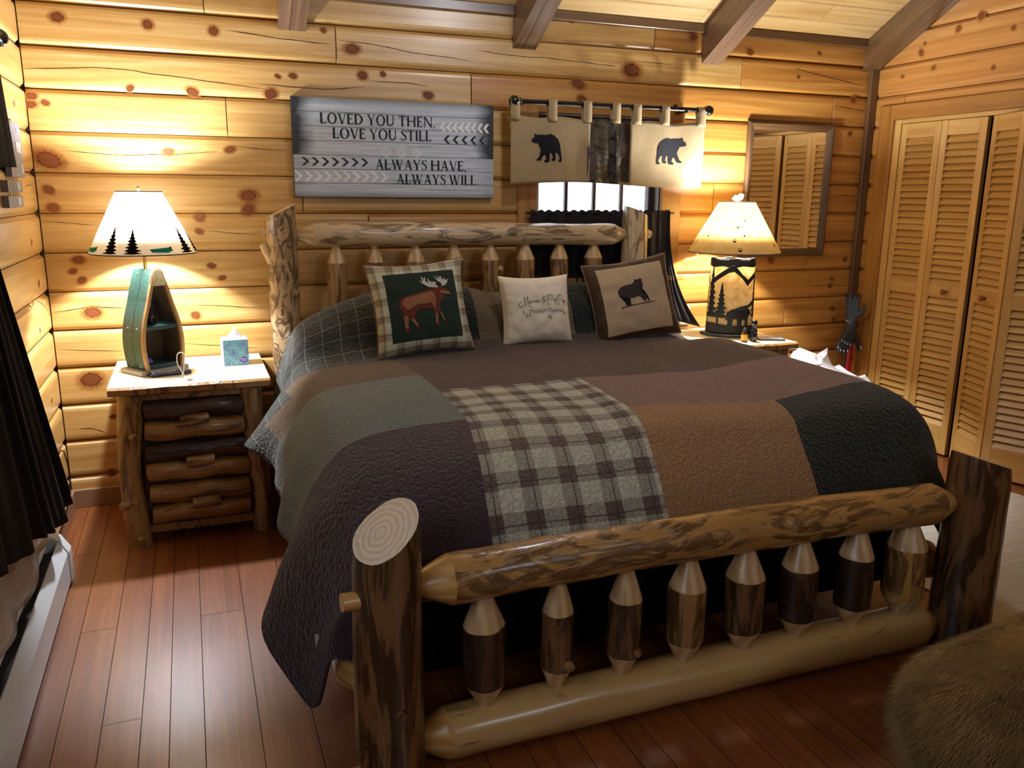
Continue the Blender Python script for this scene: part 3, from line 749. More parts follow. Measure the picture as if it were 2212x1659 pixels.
for i, (y, z) in enumerate(zip(rowsY, rowsZ)):
    L = [V3(x, y, q) for x, q in left[i]]
    hump = (0, .0, .012, .0, 0)[i] if i < 5 else 0
    mid = []
    for x, b in ((1.46, .0), (1.90, .3), (2.03, 1.0), (2.41, .8), (2.60, .5)):
        f = (x-1.46)/1.14
        zz = z+(.012*b if 5 <= i <= 11 else hump*b)
        if i in (1, 2, 3) and x in (2.03,): zz -= .03
        mid.append(V3(x-.105*max(0, min(1, (-y-1.72)/.55)), y+rt_dy[i]*f, zz))
    Rr = [V3(x, y+rt_dy[i], q) for x, q in right[i]]
    CP.append(L+mid+Rr)
NS = 7; nr, nc = (len(CP)-1)*NS+1, (len(CP[0])-1)*NS+1
PG = []; UVG = []
for i in range(nr):
    row = []
    ti = i/NS
    colctl = [catmull([CP[a][j] for a in range(len(CP))], ti) for j in range(len(CP[0]))]
    for j in range(nc):
        p = catmull(colctl, j/NS)
        cx = j/NS
        # gathered folds grow towards the hanging hems, a slight rumple on top
        dl = max(0, 2.6-cx)/2.6; dr = max(0, cx-10.4)/2.6
        fold = math.sin(p.y*17+1.3*math.sin(p.y*5))*.012*dl*(1 if p.y < -.6 else .3)
        top = .006*noise.noise(Vector((p.x*3.1, p.y*3.1, 2)))+.003*noise.noise(Vector((p.x*9, p.y*9, 5)))
        p = p+Vector((fold, 0, top if 2 < cx < 11 else 0)); p.x += dr*.01*math.sin(p.y*15)
        row.append(p)
    PG.append(row)
# cloth coordinates by arc length
im = 7*NS; vlen = [0.0]
for i in range(1, nr): vlen.append(vlen[-1]+(PG[i][im//1 if im < nc else nc//2]-PG[i-1][im if im < nc else nc//2]).length)
for i in range(nr):
    ul = [0.0]
    for j in range(1, nc): ul.append(ul[-1]+(PG[i][j]-PG[i][j-1]).length)
    j0 = 4*NS; UVG.append([(ul[j]-ul[j0], vlen[i]) for j in range(nc)])
QM = ['quilt_pane', 'quilt_tan', 'quilt_sage', 'quilt_plum', 'quilt_brown', 'quilt_check', 'quilt_mauve', 'quilt_camel', 'quilt_green', 'quilt_hound', 'quilt_olive']
def patch(i, j):
    r, c = i//NS, j//NS
    if c < 4:
        return 0 if r < (7 if c < 1 else 6 if c < 2 else 5) else 1 if r < 7 else 2 if r < 10 else 3
    if r < 4: return {4: 8, 5: 1, 6: 9, 7: 8}.get(c, 8)
    if r < 5 and c < 8: return 4
    if c < 6: return 4 if r < 8 else 5
    if r < 8: return 4 if c < 9 else 10
    if r < 10: return 6
    return 7 if c < 8 else 8
mb = MB(); mb.grid(PG, 0, UVG, None, patch)
# thickness: second layer just under the first, joined at the hems
ql = mb.build('quilt', QM, None); md = ql.modifiers.new('thickness', 'SOLIDIFY'); md.thickness = .012; md.offset = -1; ql.data.flip_normals()
tag(ql, 'patchwork quilt in brown, sage, plaid and green squares spread over the bed', 'quilt')
flat('care_label', '#b9b6c0', .7, .2)
mb = MB(); q = bp(686, 1383, 1, -2.235); mb.quad([q+Vector((-.006, 0, -.02)), q+Vector((.006, -.004, -.02)), q+Vector((.003, -.004, .02)), q+Vector((-.007, 0, .02))]); mb.build('care_label', ['care_label'], ql, True, .001)['label'] = 'small pale fabric label at the hem corner'

# ------------------------------------------------------------------ throw pillows
def lookrot(yaw, lean, roll):
    """pillow standing: local x right, z up the face, -y out of the face"""
    return (Matrix.Rotation(yaw, 3, 'Z') @ Matrix.Rotation(-lean, 3, 'X') @ Matrix.Rotation(roll, 3, 'Y')).to_euler()
def pillow_surf(w, h, d, pinch, seed):
    def fn(u, v, side=-1):
        """u,v in -1..1 -> point on the face"""
        x = u*w/2*(1-pinch*(1-abs(v)**2)*abs(u)**3); z = v*h/2*(1-pinch*(1-abs(u)**2)*abs(v)**3)
        t = max(0, (1-abs(u)**2.6))*max(0, (1-abs(v)**2.6)); th = d/2*t**.42
        e = max(abs(u), abs(v)); wr = .006*noise.noise(Vector((u*4+seed, v*4, seed)))*t**.3
        crease = .004*math.sin((u if abs(v) > abs(u) else v)*22+seed*3+3*noise.noise(Vector((u*2, v*2, seed))))*max(0, (e-.72)/.28)*(1-e)*4
        return Vector((x, side*(th+wr+crease), z+h/2))
    return fn
def pillow_mesh(fn, zone, n=44):
    mb = MB()
    us = [-1+2*i/n for i in range(n+1)]
    for side in (-1, 1):
        P = [[fn(u, v, side) for u in us] for v in us]; uv = [[(u, v) for u in us] for v in us]
        if side == 1: P = [r[::-1] for r in P]; uv = [r[::-1] for r in uv]
        mb.grid(P, 0, uv, None, lambda i, j: zone((us[i]+us[i+1])/2, (us[j]+us[j+1])/2, side))
    return mb
def cord(fn, r, n=40):
    pts = []
    for k in range(4*n):
        s, f = divmod(k, n); t = -1+2*f/n
        u, v = [(t, -1), (1, t), (-t, 1), (-1, -t)][s]; u = max(-.985, min(.985, u)); v = max(-.985, min(.985, v))
        pts.append(fn(u, v, -1)*.5+fn(u, v, 1)*.5)
    mb = MB(); mb.tube(pts, r, 8, 0, False, closed=True); return mb

# fabrics of the pillows
def plaidmat(name, a, b, c, p):
    t = NT(name); s2 = t.sep(t.uv())
    def st(o, per, duty, off=0.0): return t.math('LESS_THAN', t.math('FRACT', t.math('DIVIDE', t.math('ADD', o, 10+off), per)), duty)
    col = t.mix(t.math('MULTIPLY', t.math('ADD', st(s2[0], p, .42), st(s2[1], p, .42)), .5), lin(a), lin(b))
    ln = t.math('MAXIMUM', st(s2[0], p, .05, p*.7), st(s2[1], p, .05, p*.7)); col = t.mix(t.math('MULTIPLY', ln, .6), col, lin(c))
    t.bump(t.noise(t.obj(), 500.0, 2.0), .15, .002)
    M[name] = t.done(col, .85, .2)
plaidmat('pillow_plaid', '#c3c6ac', '#877a66', '#55544a', .36)
def fabric(name, c, var=.2, sc_=300.0, rough=.9, b=.25, sheen=.15):
    t = NT(name); n = t.noise(t.obj(), sc_, 2.0); n2 = t.noise(t.obj(), 14.0, 3.0); c = lin(c)
    t.bump(n, b, .002); col = t.ramp(n, [(.3, tuple(x*(1-var) for x in c)), (.7, tuple(x*(1+var) for x in c))])
    col = t.mix(t.math('MULTIPLY', t.math('SUBTRACT', n2, .45), .5), col, tuple(x*.6 for x in c))
    M[name] = t.done(col, rough, .2, **{'Sheen Weight': sheen}); return M[name]
fabric('pillow_green', '#26352b'); fabric('pillow_cream', '#e8dfca', .06, 500.0); fabric('pillow_taupe', '#b8a282', .18, 420.0)
fabric('pillow_suede', '#46331f', .35, 45.0, .6); fabric('pillow_cord', '#6f5c50', .2); fabric('pillow_cord_dark', '#8a745c', .3)
fabric('moose_rust', '#6d3424'); fabric('moose_tan', '#97694a'); fabric('antler_white', '#c9c8b8'); fabric('bear_charcoal', '#3a3230', .4, 120.0); fabric('bear_black', '#1b1718', .3, 120.0)
fabric('print_ink', '#3a382f', .1); fabric('print_faint', '#a9a58c', .1); fabric('ground_brown', '#5d4a38')

def tr(pts, x0, y0, sx, sy):
    """traced outline -> local units"""
    return [((p[0]-x0)*sx, -(p[1]-y0)*sy) for p in pts]
def applique(fn, w, h, polys, step, off):
    mb = MB()
    for pl in polys:
        mb.drape(pl, lambda x, z: fn(max(-1, min(1, x*2/w)), max(-1, min(1, z*2/h)), -1)+Vector((0, -off, 0)), 0, step)
    return mb
# moose pillow
pw, ph = .475, .44
root = thing('throw_pillow', 'square throw pillow with a moose on dark green, plaid border', 'pillow', (1.615, -.70, .792), lookrot(.05, .30, -.055))
fn = pillow_surf(pw, ph, .15, .10, 1.7)
pillow_mesh(fn, lambda v, u, s: 1 if s < 0 and abs(u) < .72 and abs(v) < .74 else 0).build('cover', ['pillow_plaid', 'pillow_green'], root, False)
cord(fn, .0055).build('piping', ['pillow_cord'], root, False)
mo = [(650,800),(655,720),(700,670),(800,650),(950,630),(1080,590),(1180,570),(1230,560),(1290,565),(1340,590),(1390,630),(1405,665),(1390,685),(1320,675),(1290,680),(1310,700),(1290,740),(1250,760),(1220,800),(1215,850),(1230,920),(1265,1030),(1290,1075),(1250,1070),(1240,1040),(1210,960),(1195,900),(1180,900),(1165,1000),(1160,1060),(1165,1105),(1130,1105),(1120,1060),(1130,960),(1115,850),(1080,845),(900,845),(870,900),(840,940),(850,1000),(880,1060),(915,1120),(860,1110),(840,1070),(790,990),(775,940),(770,900),(755,960),(735,1090),(745,1150),(690,1145),(685,1090),(675,960),(690,860),(670,840)]
lp = [[(695,760),(710,710),(760,675),(900,660),(1030,630),(1130,615),(1160,650),(1180,730),(1170,790),(1150,850),(1125,840),(1120,790),(1085,765),(1040,785),(980,780),(910,775),(850,810),(790,835),(740,835),(725,800)],
 [(690,930),(755,915),(735,1080),(690,1085)], [(775,965),(830,975),(880,1060),(845,1075)], [(1135,930),(1170,930),(1155,1060),(1125,1055)], [(1205,930),(1235,930),(1268,1030),(1240,1040)], [(1250,630),(1300,620),(1395,650),(1400,680),(1330,672),(1270,658)]]
an_ = [[(1230,575),(1180,570),(1110,560),(1050,520),(1000,480),(985,440),(1008,470),(1035,478),(1018,400),(1032,400),(1055,460),(1062,405),(1078,410),(1072,470),(1108,500),(1105,435),(1118,438),(1128,490),(1150,470),(1160,510),(1185,475),(1195,492),(1230,500),(1200,520),(1235,560)], [(1285,560),(1300,540),(1290,510),(1240,480),(1205,410),(1218,408),(1245,455),(1258,458),(1255,410),(1268,412),(1290,462),(1292,410),(1303,412),(1318,470),(1328,445),(1345,480),(1355,440),(1370,480),(1410,465),(1390,510),(1350,550)]]
sc_m = .1386*.00242
T = lambda pl: tr(pl, 1010, 800, sc_m, sc_m)
applique(fn, pw, ph, [T(mo)], .012, .0015).build('moose_patch', ['moose_rust'], root, False)['label'] = 'rust brown moose figure sewn on the pillow'
applique(fn, pw, ph, [T(p) for p in lp], .012, .0030).build('moose_highlight', ['moose_tan'], root, False)['label'] = 'lighter tan areas of the moose figure'
applique(fn, pw, ph, [T(p) for p in an_], .012, .0030).build('antlers', ['antler_white'], root, False)['label'] = 'off-white antlers of the moose figure'

# cream pillow with lettering
pw, ph = .375, .345
root = thing('throw_pillow', 'cream square throw pillow printed with dark script lettering', 'pillow', (2.19, -.65, .797), lookrot(.02, .24, .0))
fn = pillow_surf(pw, ph, .14, .10, 5.1)
pillow_mesh(fn, lambda v, u, s: 0).build('cover', ['pillow_cream'], root, False)
cord(fn, .003).build('piping', ['pillow_cream'], root, False)
def pen(fn, w, h, strokes, r, off=.0012):
    """ink line of half width r along smooth strokes on the pillow face"""
    mb = MB()
    for st in strokes:
        pts = [Vector((x, z)) for x, z in st]; N = (len(pts)-1)*5; prev = None
        for i in range(N+1):
            p = catmull(pts, i/5); q = catmull(pts, min(len(pts)-1, i/5+.05))-catmull(pts, max(0, i/5-.05))
            n = Vector((-q.y, q.x))
            n = n.normalized()*r
            P = [fn(max(-1, min(1, a.x*2/w)), max(-1, min(1, a.y*2/h)), -1)+Vector((0, -off, 0)) for a in (p-n, p+n)]
            k = (mb.vert(P[0]), mb.vert(P[1]))
            if prev: mb.face((prev[0], k[0], k[1], prev[1]), 0, True)
            prev = k
    return mb
# script line, traced in photo units of the zoomed crop (x 315..860, baseline y 420)
SC = [[(352,404),(330,404),(318,425),(322,448),(342,458),(362,440),(377,390),(383,352),(387,400),(392,446),(404,400),(420,345),(420,400),(428,445),(445,462),(458,450)],
 [(450,398),(436,396),(428,412),(434,420),(446,412),(452,396),(450,414),(458,420)], [(468,394),(466,420)], [(466,402),(474,394),(482,396)], [(488,418),(490,396)], [(490,402),(498,394),(503,402),(502,418)], [(502,402),(510,394),(516,402),(515,418)], [(524,406),(540,402),(543,394),(534,390),(525,398),(525,412),(534,418),(548,408)],
 [(612,412),(596,392),(582,366),(590,348),(602,352),(598,370),(578,388),(572,404),(584,418),(600,410),(614,384)],
 [(660,440),(646,438),(640,424),(650,380),(664,346)], [(640,392),(626,372),(634,348),(664,336),(694,344),(700,364),(688,384),(664,390)],
 [(718,382),(708,390),(710,406),(720,410),(728,398),(722,384),(716,386)], [(736,386),(735,440),(728,440),(726,430)], [(736,392),(746,384),(752,394),(746,408),(736,404)],
 [(788,444),(774,442),(768,430),(778,384),(792,352)], [(768,396),(756,376),(764,354),(792,342),(820,350),(826,370),(814,390),(792,396)],
 [(838,398),(828,404),(830,420),(838,424),(845,412),(840,400),(836,402)], [(850,400),(849,448),(843,450)], [(850,406),(857,400),(861,410),(856,420),(850,418)]]
kx = .375/805.0
tx = lambda st, : [((p[0]-560)*kx, -(p[1]-478)*kx+.0) for p in st]
pen(fn, pw, ph, [tx(s) for s in SC], .0011).build('script_lettering', ['print_ink'], root, False)['label'] = 'dark script lettering across the cream pillow'
def text_mesh(txt, size, offset=0.0):
    cu = bpy.data.curves.new('txt', 'FONT'); cu.body = txt; cu.size = size; cu.align_x = 'CENTER'; cu.offset = offset; cu.resolution_u = 3
    o = bpy.data.objects.new('txt', cu); COL.objects.link(o); dg = bpy.context.evaluated_depsgraph_get(); me = bpy.data.meshes.new_from_object(o.evaluated_get(dg))
    vs = [v.co.copy() for v in me.vertices]; fs = [tuple(p.vertices) for p in me.polygons]
    bpy.data.objects.remove(o); bpy.data.curves.remove(cu); bpy.data.meshes.remove(me); return vs, fs
mb = MB()
for txt, px, py, size in (('Michael\u2022Thomas', 622, 522, .0285), ('AJ', 650, 584, .027)):
    vs, fs = text_mesh(txt, size, -.0003); b = len(mb.v)
    for v in vs: x = v.x+(px-560)*kx; z = v.y-(py-478)*kx; mb.vert(fn(x*2/pw, z*2/ph, -1)+Vector((0, -.0012, 0)))
    for f in fs: mb.face([i+b for i in f])
mb.build('name_lettering', ['print_ink'], root, False)['label'] = 'thin printed names below the script'
def fir(x, z, w, h, n=5):
    L = []; Rr = []
    for i in range(n):
        a = i/n; b = (i+1)/n
        L.append((x-w/2*(a*.35+.05), z+h*(1-a))); L.append((x-w/2*(b**.8), z+h*(1-b)+h*.02)); 
        Rr.append((x+w/2*(a*.35+.05), z+h*(1-a))); Rr.append((x+w/2*(b**.8), z+h*(1-b)+h*.05))
    return [(x, z+h*1.02)]+Rr+L[::-1]
for fx_, fy_, fs_ in ((360, 530, .02), (395, 562, .022), (430, 555, .019), (835, 550, .022)):
    applique(fn, pw, ph, [fir((fx_-560)*kx, -(fy_-478)*kx, fs_*.9, fs_*1.1)], .02, .001).build('faint_tree_print', ['print_faint'], root, False)['label'] = 'faint printed fir tree beside the names'

# bear pillow
pw, ph = .475, .43
root = thing('throw_pillow', 'tan throw pillow with a standing black bear and dark suede border', 'pillow', (2.75, -.665, .790), lookrot(-.12, .30, -.14))
fn = pillow_surf(pw, ph, .15, .09, 8.3)
pillow_mesh(fn, lambda v, u, s: 1 if s < 0 and abs(u) < .78 and abs(v) < .80 else 0).build('cover', ['pillow_suede', 'pillow_taupe'], root, False)
cord(fn, .005).build('piping', ['pillow_cord_dark'], root, False)
be = [(1390,290),(1400,250),(1440,220),(1500,205),(1560,205),(1600,190),(1610,155),(1630,165),(1660,165),(1680,155),(1692,170),(1690,190),(1700,220),(1695,250),(1680,270),(1700,300),(1720,350),(1740,410),(1720,420),(1700,380),(1690,420),(1670,415),(1650,370),(1620,345),(1560,360),(1530,350),(1515,390),(1520,435),(1480,430),(1460,435),(1450,400),(1420,350),(1395,320)]
kb = .00046
TB = lambda pl: tr(pl, 1600, 360, kb, kb)
applique(fn, pw, ph, [TB(be)], .01, .0015).build('bear_patch', ['bear_charcoal'], root, False)['label'] = 'dark bear figure on the pillow'
for p_ in ([(1400,320),(1450,330),(1500,350),(1515,390),(1518,432),(1482,428),(1462,432),(1450,400),(1420,350)], [(1640,250),(1690,255),(1682,275),(1700,300),(1720,350),(1738,408),(1722,415),(1700,370),(1660,300)], [(1610,158),(1628,170),(1620,200),(1604,190)], [(1662,170),(1690,165),(1688,190),(1670,190)]): applique(fn, pw, ph, [TB(p_)], .01, .0026).build('bear_shading', ['bear_black'], root, False)
applique(fn, pw, ph, [TB([(1388,462),(1400,440),(1470,432),(1600,428),(1740,425),(1845,432),(1740,438),(1600,442),(1480,447),(1420,455)])], .01, .0015).build('ground_line', ['ground_brown'], root, False)

# ------------------------------------------------------------------ nightstands
ns = thing('log_nightstand', 'peeled log nightstand with three half-log drawers carrying the canoe lamp', 'nightstand', (.59, -.32, 0))
mb = MB()
# slab top with a waney front edge
nx = 14; topz = .718; th_ = .038
P = [[], [], [], [], []]
for i in range(nx+1):
    x = .262+(.915-.262)*i/nx; wv = .008*noise.noise(Vector((x*7, 1, 1)))
    P[0].append(Vector((x, -.012, topz))); P[1].append(Vector((x, -.622+wv, topz))); P[2].append(Vector((x, -.634+wv, topz-.009+wv*.3))); P[3].append(Vector((x, -.63+wv*1.5, topz-th_+.004))); P[4].append(Vector((x, -.618+wv, topz-th_)))
mb.grid(P, 0, None, [[(p.x, p.y, p.z) for p in r] for r in P], lambda i, j: 1 if 1 <= i < 4 else 0, False)
for e in (0, nx):
    q = [P[k][e] for k in range(5)]+[Vector((P[0][e].x, -.012, topz-th_))]; mb.quad(q if e else q[::-1], 0)
mb.quad([P[4][0], P[4][nx], Vector((.915, -.012, topz-th_)), Vector((.262, -.012, topz-th_))], 0); mb.quad([P[0][0], P[0][nx], Vector((.915, -.012, topz-th_)), Vector((.262, -.012, topz-th_))][::-1], 0)
fix(mb.build('top', ['slab_wood', 'log_amber'], ns))
def nleg(x0, x1, y, r, seed, m='log_amber'):
    mb = MB(); mb.tube([(lerp(x0, x1, i/10)+.012*math.sin(i*.5+seed), y, .678*(1-i/10)) for i in range(11)], [r*(1+.12*abs(i/10-.5)) for i in range(11)], 20, 0, True, .14, seed)
    return mb.build('leg', [m], ns)
l1 = nleg(.332, .325, -.575, .047, 2.0); nleg(.845, .85, -.575, .045, 4.0, 'log_mix'); nleg(.335, .33, -.075, .045, 6.0); nleg(.845, .85, -.075, .045, 8.0)
for pa, ra in (([(.305, -.60, .20), (.27, -.625, .195)], [.024, .017]), ([(.33, -.615, .215), (.335, -.637, .217)], [.02, .015]), ([(.34, -.61, .50), (.352, -.63, .495)], [.022, .012]), ([(.338, -.615, .035), (.345, -.634, .03)], [.02, .013])):
    mb = MB(); mb.tube(pa, ra, 12); mb.build('knot_stub', ['log_amber'], l1)
mb = MB(); mb.box((.30, -.55, .09), (.318, -.1, .675), 0, .002, 1); mb.build('side_panel', ['log_amber'], ns)
mb = MB(); mb.box((.862, -.55, .09), (.88, -.1, .675), 0, .002, 1); mb.build('side_panel', ['log_amber'], ns)
mb = MB(); mb.box((.37, -.585, .645), (.81, -.55, .678), 0, .003, 0); mb.build('front_rail', ['log_amber'], ns)
mb = MB(); mb.box((.37, -.585, .045), (.81, -.55, .082), 0, .003, 0); mb.build('front_rail', ['log_amber'], ns)
mb = MB(); mb.box((.37, -.565, .082), (.81, -.555, .645), 0, 0, 0); mb.build('back_panel', ['log_bark'], ns)
zl = [.600, .508, .412, .322, .222, .130]; mm = ['log_bark', 'log_amber', 'log_bark', 'log_amber', 'log_amber', 'log_amber']
for d in range(3):
    mb = MB()
    for q in (0, 1):
        i = 2*d+q; r = .043
        n = 16; path = [(.388+(.80-.388)*k/n, -.578+.004*math.sin(k+i), zl[i]+.004*math.sin(k*.7+i*2)) for k in range(n+1)]
        mb.tube(path, [r*(.93 if k in (0, n) else 1) for k in range(n+1)], 20, 0, True, .08, 30+i*3.3, [q]*(n+1), sq=.9)
    dr = mb.build('drawer', [mm[2*d], mm[2*d+1]], ns)
    z = (zl[2*d]+zl[2*d+1])/2+.006; hx = .592+.012*d
    mb = MB(); mb.tube([(hx-.058, -.642, z), (hx-.055, -.642, z), (hx+.055, -.642, z+.005), (hx+.058, -.642, z+.005)], [.019, .0225, .0225, .019], 16, 0, True, .08, 60+d)
    mb.tube([(hx, -.645, z), (hx, -.60, z)], .012, 10)
    mb.build('handle', ['log_mix'], dr)
ns2 = copy_thing(ns, (2.878, 0, 0), 'log nightstand carrying the bear lamp, half hidden behind the quilt')
NZ = .7182

# ------------------------------------------------------------------ table lamp with canoe shade (left)
def shademat(name, col, spots, trans):
    t = NT(name); n = t.noise(t.obj(), 30.0, 4.0); c = lin(col); s = lin(spots)
    cc = t.ramp(n, [(.35, s), (.6, c)])
    t.done(cc, .8, .1)
    tl = t.add('ShaderNodeBsdfTranslucent', {'Color': cc}); mx = t.add('ShaderNodeMixShader', {0: trans}); out = t.n['Material Output']
    t.t.links.new(t.b.outputs[0], mx.inputs[1]); t.t.links.new(tl.outputs[0], mx.inputs[2]); t.t.links.new(mx.outputs[0], out.inputs[0]); M[name] = t.m
shademat('shade_linen', '#faf6ee', '#f7f1e6', .75); shademat('shade_parchment', '#efdfb6', '#e6d29f', .66)
flat('print_black', '#12110f', .8, .1); flat('print_teal', '#1f8f84', .8, .1); flat('trim_dark', '#3a3330', .7); flat('brass', '#b08d4a', .3, .5, .9); flat('lamp_white', '#d9d6cc', .5)
def cone_pt(cx, cy, z0, z1, ra, rb, off=0.0):
    return lambda a, z: Vector((cx+math.sin(a)*(lerp(ra, rb, (z-z0)/(z1-z0))+off), cy-math.cos(a)*(lerp(ra, rb, (z-z0)/(z1-z0))+off), z))
def shade(root, cx, cy, z0, z1, ra, rb, mat):
    mb = MB(); mb.lathe([(ra, z0), (lerp(ra, rb, .5), (z0+z1)/2), (rb, z1)], 64, 0, (cx, cy, 0))
    s = mb.build('lamp_shade', [mat], root); md = s.modifiers.new('thickness', 'SOLIDIFY'); md.thickness = .0015
    for (r, z) in ((ra, z0), (rb, z1)):
        mb = MB(); mb.tube([(cx+math.cos(2*pi*k/64)*r, cy+math.sin(2*pi*k/64)*r, z) for k in range(64)], .0025, 6, 0, False, closed=True); mb.build('shade_edge', ['trim_dark'], s)
    return s
LX_, LY_ = .435, -.30
lampL = thing('table_lamp', 'table lamp with canoe-shaped shelf base and white fir tree shade', 'lamp', (LX_, LY_, NZ))
CZ0, CZ1, CRA, CRB = 1.252, 1.515, .222, .094
sh = shade(lampL, LX_, LY_, CZ0, CZ1, CRA, CRB, 'shade_linen')
cp = cone_pt(LX_, LY_, CZ0, CZ1, CRA, CRB, .0022)
def on_cone(mb, poly, m=0):
    mb.drape(poly, lambda x, z: cp(x/CRA, z), m, .009)
yawc = math.atan2(CAM.x-LX_, -(CAM.y-LY_))       # direction of the room's open side
A0 = yawc
mb = MB(); mt = MB(); rr = random.Random(4)
def spruce(x, z, w, h, n=8, r=rr):
    L, Rr = [], []
    for i in range(1, n+1):
        zz = z+h*(1-i/(n+.3)); ww = w/2*(i/n)**1.1
        L += [(x-ww*.38-.0008, zz+h*.05), (x-ww*r.uniform(.8, 1.1), zz-h*.012)]; Rr += [(x+ww*.38+.0008, zz+h*.05), (x+ww*r.uniform(.8, 1.1), zz-h*.012)]
    return [(x, z+h)]+Rr+[(x+.003, z), (x-.003, z)]+L[::-1]
sp_x = [(-.143, .082, .118), (-.046, .088, .106)]
for a in range(4):
    o = a*.3487-.3487
    for x, w_, h_ in sp_x:
        mb = MB(); on_cone(mb, spruce(x+o+A0*CRA, CZ0+.006, w_, h_)); mb.build('tree_print', ['print_black'], sh)
    for dz in (.008,): 
        x = .078+o+A0*CRA; mb = MB(); mt = MB()
        on_cone(mt, [(x-.055, CZ0+.026), (x-.045, CZ0+.013), (x+.025, CZ0+.011), (x+.04, CZ0+.016), (x+.042, CZ0+.034), (x+.03, CZ0+.029), (x-.03, CZ0+.027)])
        on_cone(mb, [(x-.058, CZ0+.0275), (x-.03, CZ0+.0285), (x+.03, CZ0+.031), (x+.0425, CZ0+.036), (x+.046, CZ0+.016), (x+.041, CZ0+.016), (x+.039, CZ0+.031), (x+.028, CZ0+.0285)])
        on_cone(mb, [(x-.07, CZ0+.0095), (x-.02, CZ0+.0085), (x+.07, CZ0+.0095), (x+.02, CZ0+.0105)])
        mb.build('canoe_outline', ['print_black'], sh); mt.build('canoe_print', ['print_teal'], sh)['label'] = 'small teal canoe printed on the shade'
mb = MB(); mb.lathe([(.0001, 1.51), (.006, 1.51), (.005, 1.525), (.009, 1.531), (.0001, 1.54)], 12, 0, (LX_, LY_, 0)); mb.tube([(LX_-CRB, LY_, 1.512), (LX_+CRB, LY_, 1.512)], .002, 6); mb.tube([(LX_, LY_-CRB, 1.512), (LX_, LY_+CRB, 1.512)], .002, 6); mb.build('finial', ['brass'], lampL)
mb = MB(); mb.tube([(LX_+math.sin(a)*.055*(1 if True else 1), LY_, 1.30+.105*(1-math.cos(a))) for a in [i*2*pi/24 for i in range(24)]], .0018, 6, 0, False, closed=True); mb.build('harp', ['brass'], lampL)
flat('bulb_glass', (.9, .9, .85), .3, .5)
# boat-shaped shelf base, turned so its left hull shows
def boatmat():
    t = NT('hull_green'); o = t.sep(t.obj()); n = t.noise(t.obj(), 60.0, 3.0)
    M['hull_green'] = t.done(t.ramp(n, [(.3, lin('#2c4a42')), (.7, lin('#3c5f55'))]), .45, .4)
boatmat(); flat('boat_inside', '#5a4632', .6); flat('boat_trim', '#a37d4e', .45); flat('boat_cream', '#c3b48c', .55, .3, 0, .25, 60.0); flat('base_grey', '#9a958e', .6); flat('shelf_teal', '#1e3b3c', .5)
BR = Matrix.Translation((LX_+.004, LY_, 0)) @ Matrix.Rotation(math.radians(34), 4, 'Z')
def bl(x, y, z): return BR @ Vector((x, y, z))
def hw(t):  # half width of the hull over height 0..1
    return .088*(1-.0*t)*(1+.18*math.sin(min(1, t*1.5)*pi*.9))*(1-.83*max(0, (t-.12)/.88)**1.9)
B0, B1, BD = NZ+.022, 1.178, .076
mb = MB(); mb.box((-.118, -.085, 0), (.118, .085, .022), 0, .004, 0)
mbx = MB(); mbx.merge(mb, Matrix.Translation((0, 0, NZ)).to_4x4()); mb2 = MB(); mb2.merge(mbx, BR); mb2.build('base_plate', ['base_grey'], lampL)
N = 22
for sgn in (-1, 1):
    mb = MB()
    for (y0, y1) in ((-BD, -.003), (.0, BD)):      # two planks
        rows = []
        for i in range(N+1):
            t_ = i/N; z = lerp(B0, B1, t_); a = hw(t_)*sgn
            rows.append([bl(a, y0, z), bl(a, y1, z), bl(a-sgn*.008, y1, z), bl(a-sgn*.008, y0, z), bl(a, y0, z)])
        mb.grid(rows, 0, None, None, lambda i, j: 1 if j == 2 else 0, False); mb.quad(rows[-1][:4]); mb.quad(rows[0][:4])
    hs = fix(mb.build('hull_side', ['hull_green', 'boat_inside'], lampL))
    rb = MB()
    for t_ in (.03, .42, .96):
        for y in (-.035, .035):
            z = lerp(B0, B1, t_); a = hw(t_)*sgn; rb = MB(); rb.tube([bl(a, y, z), bl(a+sgn*.002, y, z)], .0035, 8); rb.build('rivet', ['lamp_white'], hs)
    mb = MB(); rows = []
    for i in range(N+1):
        t_ = i/N; z = lerp(B0, B1, t_); a = hw(t_)*sgn
        rows.append([bl(a+sgn*.002, -BD-.012, z), bl(a+sgn*.002, -BD+.004, z), bl(a-sgn*.012, -BD+.004, z), bl(a-sgn*.012, -BD-.012, z), bl(a+sgn*.002, -BD-.012, z)])
    mb.grid(rows, 0, None, None, None, False); mb.quad(rows[-1][:4]); mb.quad(rows[0][:4]); fix(mb.build('gunwale', ['boat_trim'], lampL))
mb = MB(); rows = [[bl(-hw(i/N)+.004, BD-.006, lerp(B0, B1, i/N)), bl(hw(i/N)-.004, BD-.006, lerp(B0, B1, i/N))] for i in range(N+1)]; mb.grid(rows, 0, None, None, None, False); mb.build('back_board', ['boat_inside'], lampL, True, .008)
def shelf(t_, th, m, name):
    z = lerp(B0, B1, t_); a = hw(t_)-.010; mb = MB()
    b = MB(); b.box((-a, -BD, 0), (a, BD-.01, th), 0, .001, 0); mb.merge(b, BR @ Matrix.Translation((0, 0, z))); mb.build(name, [m], lampL)
shelf(.0, .020, 'shelf_teal', 'shelf'); shelf(.40, .018, 'shelf_teal', 'shelf')
mb = MB(); b = MB()
prof = [(.041, 1.112), (.039, 1.135), (.032, 1.165), (.022, 1.188), (.010, 1.202), (.0001, 1.206)]
b.lathe(prof, 20, 0, (.0, -.076, 0), .95, .55); mb.merge(b, BR); mb.build('stem_cap', ['boat_cream'], lampL)
